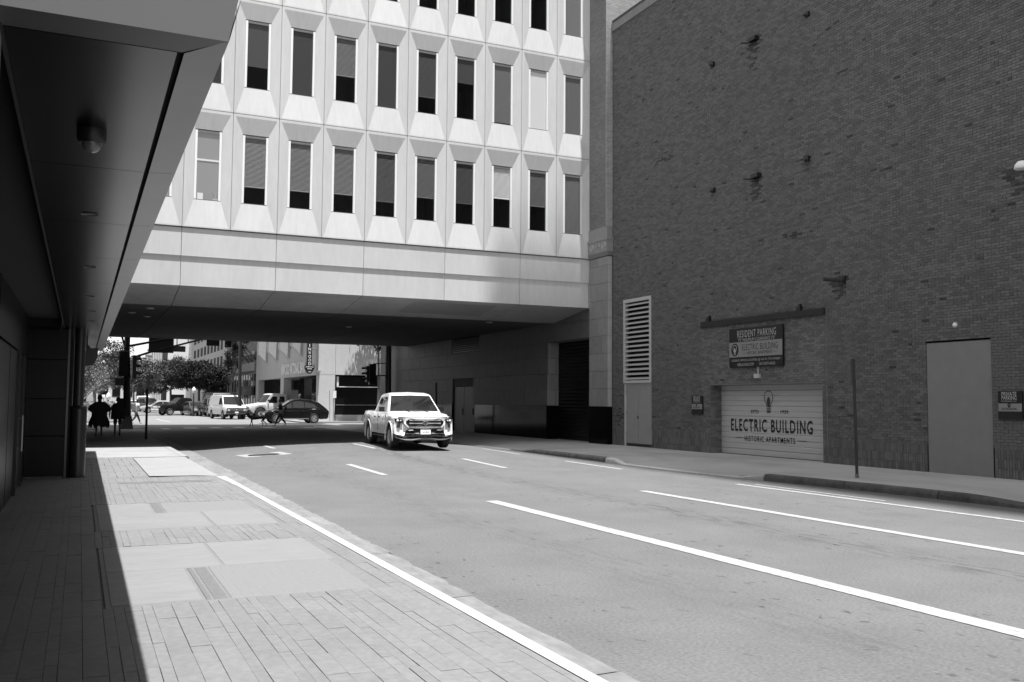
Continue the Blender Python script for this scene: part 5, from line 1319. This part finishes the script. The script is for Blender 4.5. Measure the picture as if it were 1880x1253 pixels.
obj('side_end', MB().box((XB - .0, fy0 + .01, 0), (XB + .5, fy0 + .6, ytop)), M_bks, bk)
obj('opening_back', MB().box((wx[1], fy0 + .55, 0), (xe, fy0 + .7, zs_)), M_void, bk)
obj('dark_glazing', MB().box((wx[1] + .02, fy0 + .3, zb0), (xe, fy0 + .36, zb2 - .02)), M_dark2, bk)
obj('upper_window', MB().box((wx[2] - .05, fy0 + .2, zb2), (xe, fy0 + .26, zb3)), M_cglass, bk)
obj('window_trim', MB().box((wx[2] - .2, fy0 + .12, zb2 - .06), (xe - 10, fy0 + .3, zb2)).box((wx[2] - .26, fy0 + .12, zb2 - .06), (wx[2] - .12, fy0 + .3, zb3)), M_white, bk)
obj('glazing_bar', MB().box((wx[1] + .05, fy0 + .27, zb1 - .02), (xe, fy0 + .30, zb1 + .02)), M_grey, bk)
# side elevation
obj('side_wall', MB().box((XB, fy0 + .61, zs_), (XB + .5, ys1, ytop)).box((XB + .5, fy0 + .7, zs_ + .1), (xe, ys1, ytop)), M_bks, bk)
obj('end_column', MB().box((XB, ys1 - 1.6, 0), (XB + .6, ys1, zs_)), M_bks, bk)
pa_ = [float(on_x(p, 700, XB)[1]) for p in (515, 521)]; obj('pillar', MB().box((XB, pa_[1], 0), (XB + .7, pa_[0], zs_)), M_bks, bk)
obj('recess_back', MB().box((XB + 4.0, fy0 + .7, 0), (XB + 4.2, ys1, zs_)), M_void, bk)
obj('glazing', MB().box((XB + 1.3, fy0 + 1.0, 0), (XB + 1.4, pa_[1] - .2, zs_ - .05)), M_cglass, bk)
obj('recess_wall', MB().box((XB + 2.2, pa_[0], 0), (XB + 2.3, pa_[0] + 6, zs_ * .72)), mat('recess_grey', .10, .8), bk)
M_cur = mat('curtain', .35, .8)
for i, y in enumerate((74.6, 75.3, 76.2, 77.2, 78.4)): obj('curtain_fold', MB().tube([(XB + 1.2, y, .4), (XB + 1.2, y + .12 * (-1) ** i, 2), (XB + 1.2, y, zs_ - .3)], .07, 6), M_cur, bk)
fin_px = [(572, 582), (549, 563), (527.5, 538), (504, 515), (485, 495)]
for i, (pa, pb) in enumerate([(485, 492), (502, 511), (522, 532.5), (545.5, 556)]):
    y1, y0 = float(on_x(pa, 650, XB - .8)[1]), float(on_x(pb, 650, XB)[1])
    zb_ = float(on_x(pb, [668, 664, 660, 655][i], XB)[2])
    e = MB(); e.prism([(XB, y0, zb_), (XB, y0, ytop), (XB - .9, y0, ytop), (XB - .9, y0, zb_ + .9)], (0, .9, 0)); obj('fin', e, M_bks, bk)
for i, (pa, pb, pz) in enumerate([(477, 483, 652), (492.5, 501, 648), (511.5, 521, 643), (533, 544.5, 638)]):
    y1, y0 = float(on_x(pa, 650, XB)[1]), float(on_x(pb, 650, XB)[1]); zb_ = float(on_x((pa + pb) / 2, pz, XB)[2])
    obj('louvre_void', MB().box((XB - .02, y0, zb_), (XB - .01, y1, zb_ + 4)), M_void, bk); e = MB()
    for k in range(10): e.box((XB - .06, y0, zb_ + .12 + k * .27), (XB - .02, y1, zb_ + .24 + k * .27))
    obj('louvre', e, M_grey, bk)
ct = on_x(543, 679, XB - .15)
ya, yb = float(on_x(524, 682, XB)[1]), float(on_x(559, 672, XB)[1])
tl = text('INWOOD NATIONAL BANK', 1.0, (XB - .15, (ya + yb) / 2, float(ct[2]) + .12), (0, -1, 0), (0, 0, 1), mat('pale_sign_letters', .6, .5), bk, width=ya - yb + 2, bold=.03)
# blade sign
bl = thing('blade_sign', 'vertical black blade sign with white letters on the corner of the bank', 'sign', (XB - 1.5, YB + 2, 4))
ysn = YB + .3
def ob2(px, py): return on_y(px, py, ysn)
a, b = ob2(563.5, 672), ob2(573.5, 622); obj('panel', MB().box((a[0], ysn, a[2]), (b[0], ysn + .3, b[2] + 1.2)), M_sblk, bl)
e = MB(); P_ = [ob2(560, 671.5), ob2(577.5, 671.5), ob2(577.5, 677), ob2(574.5, 682), ob2(571, 686.5), ob2(566, 686.5), ob2(562.5, 682), ob2(560, 677)]
e.prism([tuple(p) for p in P_][::-1], (0, .3, 0)); obj('badge_panel', e, M_sblk, bl)
M_lw = mat('bright_letters', .85, .5)
for i, ch in enumerate('INWOOD'):
    c = ob2(568.6, 634.5 + (i - 0) * 6.75); text(ch, .23, (c[0], ysn - .01, c[2]), (1, 0, 0), (0, 0, 1), M_lw, bl, width=.06 if ch == 'I' else .21, bold=.02)
c = ob2(568.7, 674); text('NATIONAL', .085, (c[0], ysn - .01, c[2]), (1, 0, 0), (0, 0, 1), M_lw, bl, width=.64, bold=.03)
c = ob2(568.7, 677.5); text('BANK', .085, (c[0], ysn - .01, c[2]), (1, 0, 0), (0, 0, 1), M_lw, bl, width=.36, bold=.03)
c = ob2(568.5, 683.2); text('777', .09, (c[0], ysn - .01, c[2]), (1, 0, 0), (0, 0, 1), M_lw, bl, width=.24, bold=.03)
obj('bracket', MB().tube([tuple(ob2(573, 642)), tuple(ob2(581, 642))], .035, 6).tube([tuple(ob2(573, 668.5)), tuple(ob2(580, 668.5))], .035, 6), M_dark, bl)
wl = obj('wall_lamp', MB().box(tuple(on_y(582, 684, YB - .35)), tuple(on_y(587, 681, YB) + np.array([0, -.02, 0]))), M_grey); tag(wl, 'small grey flood lamp on the corner of the bank wall', 'lamp')
ns = thing('street_sign', 'white notice on a thin pole in front of the pale bank wall', 'sign', tuple(on_y(612.5, 775, 71.8)))
obj('pole', MB().tube([tuple(on_y(612, 777, 71.8)), tuple(on_y(612.5, 716, 71.8))], .035, 6), M_grey, ns)
a, b = on_y(611.5, 731, 71.7), on_y(617.5, 718, 71.7); obj('plate', MB().box((a[0], 71.7, a[2]), (b[0], 71.74, b[2])), M_white, ns)
o = obj('thin_post', MB().tube([tuple(on_y(605.5, 776, 72.2)), tuple(on_y(605, 717, 72.2))], .03, 6), M_grey); tag(o, 'thin pole against the pale bank wall, left of the white notice', 'post')
pv2 = MB(); pv2.box((XB - 1.8, 70.6, -.02), (XB + 18, 73, .10)).box((XB - 1.8, 73.0, -.02), (XB + .5, 200, .10)); struct('bank_pavement', pv2, mat('far_pavement', .24, .9, var=.08, scale=6))
struct('left_far_pavement', MB().box((-12, 74, -.02), (2.8, 200, .12)), mat('far_pavement'))
struct('far_kerb_near_side', MB().box((18.9, 58.6, -.02), (60, 60.5, .1)).box((-80, 56, -.02), (1.0, 58.9, .06)), mat('far_pavement'))
for (a, b, cc_) in ((292, 330, 766), (330, 395, 772)): pass
o = MB(); q0, q1 = on_z(285, 770, .005), on_z(312, 776, .005)
o.quad(tuple(q0), tuple(on_z(288, 769.5, .005)), tuple(on_z(316, 776, .005)), tuple(q1)); oo = obj('far_marking', o, M_paint); oo['kind'] = 'structure'
# ================================================================== CLUB BUILDING, DECK, TOWERS
XC = XB + .1; y0, y1 = ys1 + .3, float(on_x(415, 700, XC)[1])
cbd = thing('club_building', 'old stone club building with cornice, tall window strips and a dark name panel', 'building', (XC, y0, 0))
M_cb = mat('club_stone', .13, .85, var=.12, scale=2); M_cb2 = mat('club_trim', .2, .8, var=.1, scale=2)
zc_, zl1, zl2 = [float(on_x(455, p, XC)[2]) for p in (655, 668, 683)]
obj('wall', MB().box((XC, y0, 0), (XC + 12, y1, 13)), M_cb, cbd)
obj('cornice', MB().box((XC - .5, y0, zc_), (XC, y1, zc_ + .35)), M_cb2, cbd); obj('ledge', MB().box((XC - .25, y0, zl2), (XC, y1, zl1)), M_cb2, cbd)
n = 13
for i in range(n):
    y = y0 + (y1 - y0) * (i + .2) / n; w_ = (y1 - y0) / n
    obj('window', MB().box((XC - .04, y, 1.0), (XC - .01, y + w_ * .55, zl2 - .35)), M_cglass, cbd)
    if i % 2 == 0: obj('ornament', MB().lathe([(.5, 0), (.42, -.12), (.001, -.05)], (XC, y, zc_ + 1.6), 'X', 12), M_cb2, cbd)
    obj('bracket', MB().box((XC - .4, y, zc_ - .35), (XC, y + .25, zc_)), M_cb2, cbd)
ya, yb = float(on_x(443, 715, XC)[1]), float(on_x(469.5, 715, XC)[1]); za, zb = float(on_x(456, 726, XC)[2]), float(on_x(456, 710, XC)[2])
obj('name_panel', MB().box((XC - .5, yb, za), (XC - .3, ya, zb)), mat('panel_dark', .03, .6), cbd)
for s_, dz in (('THE', .78), ('FORT WORTH', .5), ('CLUB', .22)): text(s_, .20, (XC - .52, (ya + yb) / 2, za + (zb - za) * dz), (0, -1, 0), (0, 0, 1), mat('bronze_letters', .22, .5), cbd, width=.72 * len(s_) / 10 * 6.5, bold=.02)
for (p0, p1) in (((431, 640), (458, 666)), ((441, 634), (464.5, 664)), ((446, 632), (471.5, 661)), ((428, 625), (440, 646))):
    a = on_x(*p1, XC); b = on_x(*p0, XC); obj('strut', MB().tube([(XC - .1, a[1], a[2]), (XC - 1.2, on_x(*p0, XC - 1.2)[1], on_x(*p0, XC - 1.2)[2])], .09, 6), M_dark, cbd)
# awning shop
y2 = float(on_x(398, 700, XC)[1])
ab = thing('awning_shop', 'low dark building with a sloping black awning left of the club building', 'building', (XC, y1, 0))
obj('wall', MB().box((XC + .2, y1 + .1, 0), (XC + 10, y2 + 18, 6.2)), mat('shop_wall', .10, .8), ab)
e = MB(); e.prism([(XC + .2, y1 + .2, 5.0), (XC + .2, y1 + .2, 2.6), (XC - 2.6, y1 + .2, 2.6)], (0, 16, 0)); obj('awning', e, M_dark2, ab)
# deck building
XK = 19.3; yk0, yk1 = float(on_x(417, 680, XK)[1]), float(on_x(350.5, 680, XK)[1])
dk = thing('parking_garage', 'large pale building with rows of small square windows and open parking decks', 'building', (XK, yk0, 0))
M_dk = mat('deck_concrete', .30, .85, var=.04, scale=1); M_dkf = mat('deck_front', .65, .8)
obj('wall', MB().box((XK, yk0 - 8, 0), (XK + 25, yk1, 24)), M_dk, dk)
for py0, py1, sl in ((628, 637, 0), (652.5, 662, 0), (677, 686, 0)):
    for i in range(9):
        px = 356 + i * 6.1
        ya, yb = float(on_x(px, 660, XK)[1]), float(on_x(px + 3.6, 660, XK)[1])
        if ya < yk0 - 7: continue
        kk_ = float(on_x(356, (py0 + py1) / 2 + 2.4, XK)[2]); hh = 1.5
        obj('window', MB().box((XK - .03, yb, kk_), (XK - .005, ya, kk_ + hh)), M_void, dk)
for k in range(3): zz = float(on_x(380, 690 + k * 4, XK)[2]); obj('ledge', MB().box((XK - .4, yk0 - 8, zz), (XK, yk1, zz + .25)), M_dk, dk)
xd0 = float(on_y(307, 680, yk1)[0])
for k in range(6):
    z0_ = 1.5 + k * 3.1; obj('deck_front', MB().box((xd0, yk1 - .3, z0_ + 1.15 * .9), (XK - .02, yk1 + .3, z0_ + 3.0)), M_dkf, dk)
obj('deck_void', MB().box((xd0 + .05, yk1 + .32, 0), (XK, yk1 + 14, 20)), M_void, dk)
obj('deck_pier', MB().box((xd0, yk1 - .31, 0), (xd0 + .7, yk1 + .3, 20.2)).box((XK - 1.1, yk1 - .32, 0), (XK - .01, yk1 + .31, 20.2)), M_dkf, dk)
yt = 232
t0 = float(on_y(280, 680, yt)[0]); t1 = float(on_y(307.5, 680, yt)[0]); t2 = float(on_y(270, 680, yt)[0]); zt_ = float(on_y(295, 641, yt)[2])
tb = thing('office_tower', 'grey ribbed office tower far down the street', 'building', (t0, yt, 0))
obj('wall', MB().box((t0, yt, 0), (t1, yt + 15, zt_ + .4)), mat('tower_grey', .32, .8), tb)
for i in range(9): x = t0 + (t1 - t0) * i / 9; obj('rib', MB().box((x, yt - .25, 0), (x + .18, yt, zt_ + .4)), mat('tower_rib', .5, .7), tb)
obj('stair_wing', MB().box((t2 + .45, yt + 3, 0), (t0, yt + 15, zt_ - .4)).box((t2, yt + 5, 0), (t2 + .45, yt + 15, zt_ - 2.6)), mat('tower_wing', .55, .7), tb)
for i in range(8): obj('window_band', MB().box((t2 + .1, yt + 2.95, 3 + i * 1.4), (t0 - .05, yt + 3.0, 3.5 + i * 1.4)), mat('wing_glass', .15, .3), tb)
# left side buildings
lf = thing('white_building', 'bright white building glimpsed behind the left trees', 'building', (-4, 118, 0))
obj('wall', MB().box((-22, 118, 0), (1.4, 140, 11)), mat('bright_wall', .8, .8), lf)
for i in range(5):
    for k in range(4): obj('window', MB().box((-8.5 + i * 2.0, 117.96, 1.2 + k * 2.6), (-7.3 + i * 2.0, 117.99, 2.6 + k * 2.6)), M_cglass, lf)
lf2 = thing('low_building', 'low pale building at the end of the left side of the far street', 'building', (5, 200, 0))
obj('wall', MB().box((-6, 190, 0), (12.5, 200, 7.6)), mat('low_wall', .5, .8), lf2)
for i in range(8): obj('window', MB().box((-5 + i * 2.1, 189.96, 2), (-3.6 + i * 2.1, 189.99, 5.5)), M_cglass, lf2)
# planter, signs at left
pl = thing('planter', 'low stone planter wall with ground cover beyond the crossing at the left', 'planter', (0, 76, 0))
for k in range(4):
    for i in range(6): obj('stone', MB().cbox((-3.2 + i * .95 + .02 + .3 * (k % 2), 75.5, .12 + k * .22), (-3.2 + i * .95 + .93 + .3 * (k % 2), 75.9, .32 + k * .22), .02), mat('planter_stone', .30, .85, var=.2, objr=.2), pl)
for (a, b, c, d, t) in ((187, 193.3, 725, 730, 'white street sign low among the left trees, larger of the pair'), (195, 198.5, 724.5, 730, 'white street sign beside a dark one, narrower of the pair')):
    p, q = on_y(a, d, 74), on_y(b, c, 74); r_ = thing('street_sign', t, 'sign', (p[0], 74, 0)); obj('plate', MB().box((p[0], 74, p[2]), (q[0], 74.04, q[2])), M_white, r_); xm = (p[0] + q[0]) / 2; obj('pole', MB().tube([(xm, 74.06, 0), (xm, 74.06, q[2])], .03, 6), M_grey, r_)

# ================================================================== TREES
def tree(name, label, loc, h, crowns, n, leaf, mt, bark=M_bark, trunk=.14, seed=1, forks=5, group=None, first=.35):
    R_ = np.random.RandomState(seed); t = thing(name, label, 'tree', loc, group); e = MB(); X, Y, Z = loc
    crowns = [(X + a, Y + b, Z + c, ra, rb, rc) for a, b, c, ra, rb, rc in crowns]
    fk = (X, Y, Z + h * first); e.tube([(X, Y, Z), (X + .05, Y, Z + h * first * .5), fk], [trunk, trunk * .8, trunk * .7], 8)
    for i in range(forks):
        c = crowns[i % len(crowns)]; a = R_.uniform(0, 2 * PI); end = (c[0] + math.cos(a) * c[3] * .55, c[1] + math.sin(a) * c[4] * .55, c[2] + c[5] * R_.uniform(-.2, .6))
        md = tuple((fk[j] + end[j]) / 2 + R_.uniform(-.25, .25) for j in range(3)); e.tube([fk, md, end], [trunk * .5, trunk * .3, trunk * .1], 6)
        for q in range(2):
            a = R_.uniform(0, 2 * PI); e2 = (end[0] + math.cos(a) * c[3] * .4, end[1] + math.sin(a) * c[4] * .4, end[2] + c[5] * R_.uniform(-.1, .3)); e.tube([md, tuple((md[j] + e2[j]) / 2 for j in range(3)), e2], [trunk * .2, trunk * .13, trunk * .05], 5)
    obj('trunk', e, bark, t)
    vols = np.array([c[3] * c[4] * c[5] for c in crowns]); vols = vols / vols.sum(); V_, F_ = [], []
    for c, f_ in zip(crowns, vols):
        m_ = int(n * f_); nc = max(6, m_ // 45); cl_ = []
        for _ in range(nc):
            d = R_.normal(size=3); d /= np.linalg.norm(d); rad = R_.uniform(.35, 1.05) ** .6; cl_.append((c[0] + d[0] * c[3] * rad, c[1] + d[1] * c[4] * rad, c[2] + d[2] * c[5] * rad))
        cl_ = np.array(cl_); cen = cl_[R_.randint(0, nc, m_)] + R_.normal(size=(m_, 3)) * np.array([c[3], c[4], c[5] * .8]) * .13
        for p in cen:
            u = R_.normal(size=3); u /= np.linalg.norm(u); w_ = R_.normal(size=3); w_ = np.cross(u, w_); w_ /= np.linalg.norm(w_); s = leaf * R_.uniform(.6, 1.3); b0 = len(V_)
            V_ += [tuple(p - u * s), tuple(p + w_ * s * .45), tuple(p + u * s), tuple(p - w_ * s * .45)]; F_.append((b0, b0 + 1, b0 + 2, b0 + 3))
    cm_ = MB(); cm_.v = V_; cm_.f = F_; obj('crown', cm_, mt, t); return t
M_lf_light = mat('light_foliage', .13, .6, island=.5); M_lbark = mat('pale_bark', .32, .8, var=.2, scale=6)
G = 'street trees beyond the junction'
tree('crepe_myrtle', 'airy small tree with pale forked branches at the left edge of the crossing', (-.5, 78.5, .1), 6.2, [(0.6, 0, 3.6, 1.9, 1.6, 1.7), (-1.4, 1, 3.8, 1.6, 1.6, 1.6), (1.9, .6, 2.9, 1.2, 1.2, 1.0)], 5200, .085, M_lf_light, M_lbark, .09, 3, 12, G, .12)
tree('oak_tree', 'dense dark tree behind the airy pale-branched one on the left', (1.2, 92, .1), 8.5, [(.2, 0, 5.6, 2.5, 2.2, 1.5), (2.2, 1, 4.8, 1.6, 1.6, 1.2), (-2.0, 0, 5.0, 1.8, 1.8, 1.6)], 6500, .12, M_leaf, M_bark, .16, 4, 6, G)
tree('oak_tree', 'broad tree behind the thick left signal pole', (4.3, 104, .1), 7.5, [(.5, 0, 4.2, 2.6, 2.4, 1.7), (2.0, 1, 3.4, 1.8, 1.8, 1.3)], 5000, .13, M_leaf, M_bark, .16, 5, 5, G)
tree('oak_tree', 'distant tree between the signal pole and the black sign post', (6.4, 132, .1), 7, [(0, 0, 4.4, 3.4, 2.6, 1.9), (2.4, 0, 3.6, 2.0, 2.0, 1.5)], 4500, .16, M_leaf, M_bark, .16, 6, 5, G)
tree('oak_tree', 'lighter leafy tree in front of the white parking decks', (9.3, 112, .1), 7.6, [(0.2, 0, 4.7, 2.3, 2.2, 1.6), (-1.4, .5, 3.5, 1.6, 1.6, 1.2), (1.6, 0, 4.0, 1.5, 1.6, 1.3)], 14000, .13, M_leaf, M_bark, .16, 7, 6, G)
tree('oak_tree', 'dark dense tree above the black pickup, by the globe lamp', (11.9, 108, .1), 7.6, [(0, 0, 4.3, 2.4, 2.3, 1.5), (1.8, .4, 3.9, 1.7, 1.7, 1.3)], 15000, .13, M_leafd, M_bark, .17, 8, 6, G)
tree('oak_tree', 'small dark tree between the dark tree and the awning shop', (13.5, 116, .1), 7.0, [(0, 0, 4.2, 1.8, 1.8, 1.4)], 4000, .11, M_leafd, M_bark, .15, 9, 5, G)
tree('street_tree', 'dark tree hanging in front of the club building beside the parking decks', (14.2, 100, .1), 9.5, [(.1, 0, 6.0, 1.0, 1.2, 1.5), (.6, 0, 7.8, 1.1, 1.2, 1.2)], 4200, .10, M_leafd, M_bark, .12, 10, 5, G)
XTb = float(on_y(672, 650, 70.6)[0])
tree('street_tree', 'street tree in front of the bank wall, casting its shadow on it', (XTb + 1.1, 70.9, .1), 12, [(.0, .2, 8.6, 1.9, 1.3, 1.9), (-1.6, .2, 7.2, 1.3, 1.0, 1.2), (.5, 0, 6.2, 1.1, .8, .9)], 8500, .10, M_leaf, M_bark, .12, 11, 7, G, .45)
tree('oak_tree', 'far tree in the gap at the end of the left side of the street', (2.0, 118, .1), 8, [(0, 0, 4.6, 2.6, 2.4, 2.2), (-3, 0, 4.2, 2.4, 2.4, 2.0)], 5500, .14, M_leaf, M_bark, .16, 12, 5, G)
# low ground cover in the planter
e = MB(); 
for i in range(1600):
    p = np.array([rs.uniform(-3.2, 2.4), rs.uniform(75.6, 77.6), 1.0 + rs.uniform(0, .5)]); u = rs.normal(size=3); u /= np.linalg.norm(u); w_ = np.cross(u, rs.normal(size=3)); w_ /= np.linalg.norm(w_)
    e.add([p - u * .09, p + w_ * .04, p + u * .09, p - w_ * .04], [(0, 1, 2, 3)])
gc = obj('ground_cover', e, M_lf_light, stuff=True); gc['label'] = 'low leafy ground cover filling the stone planter'
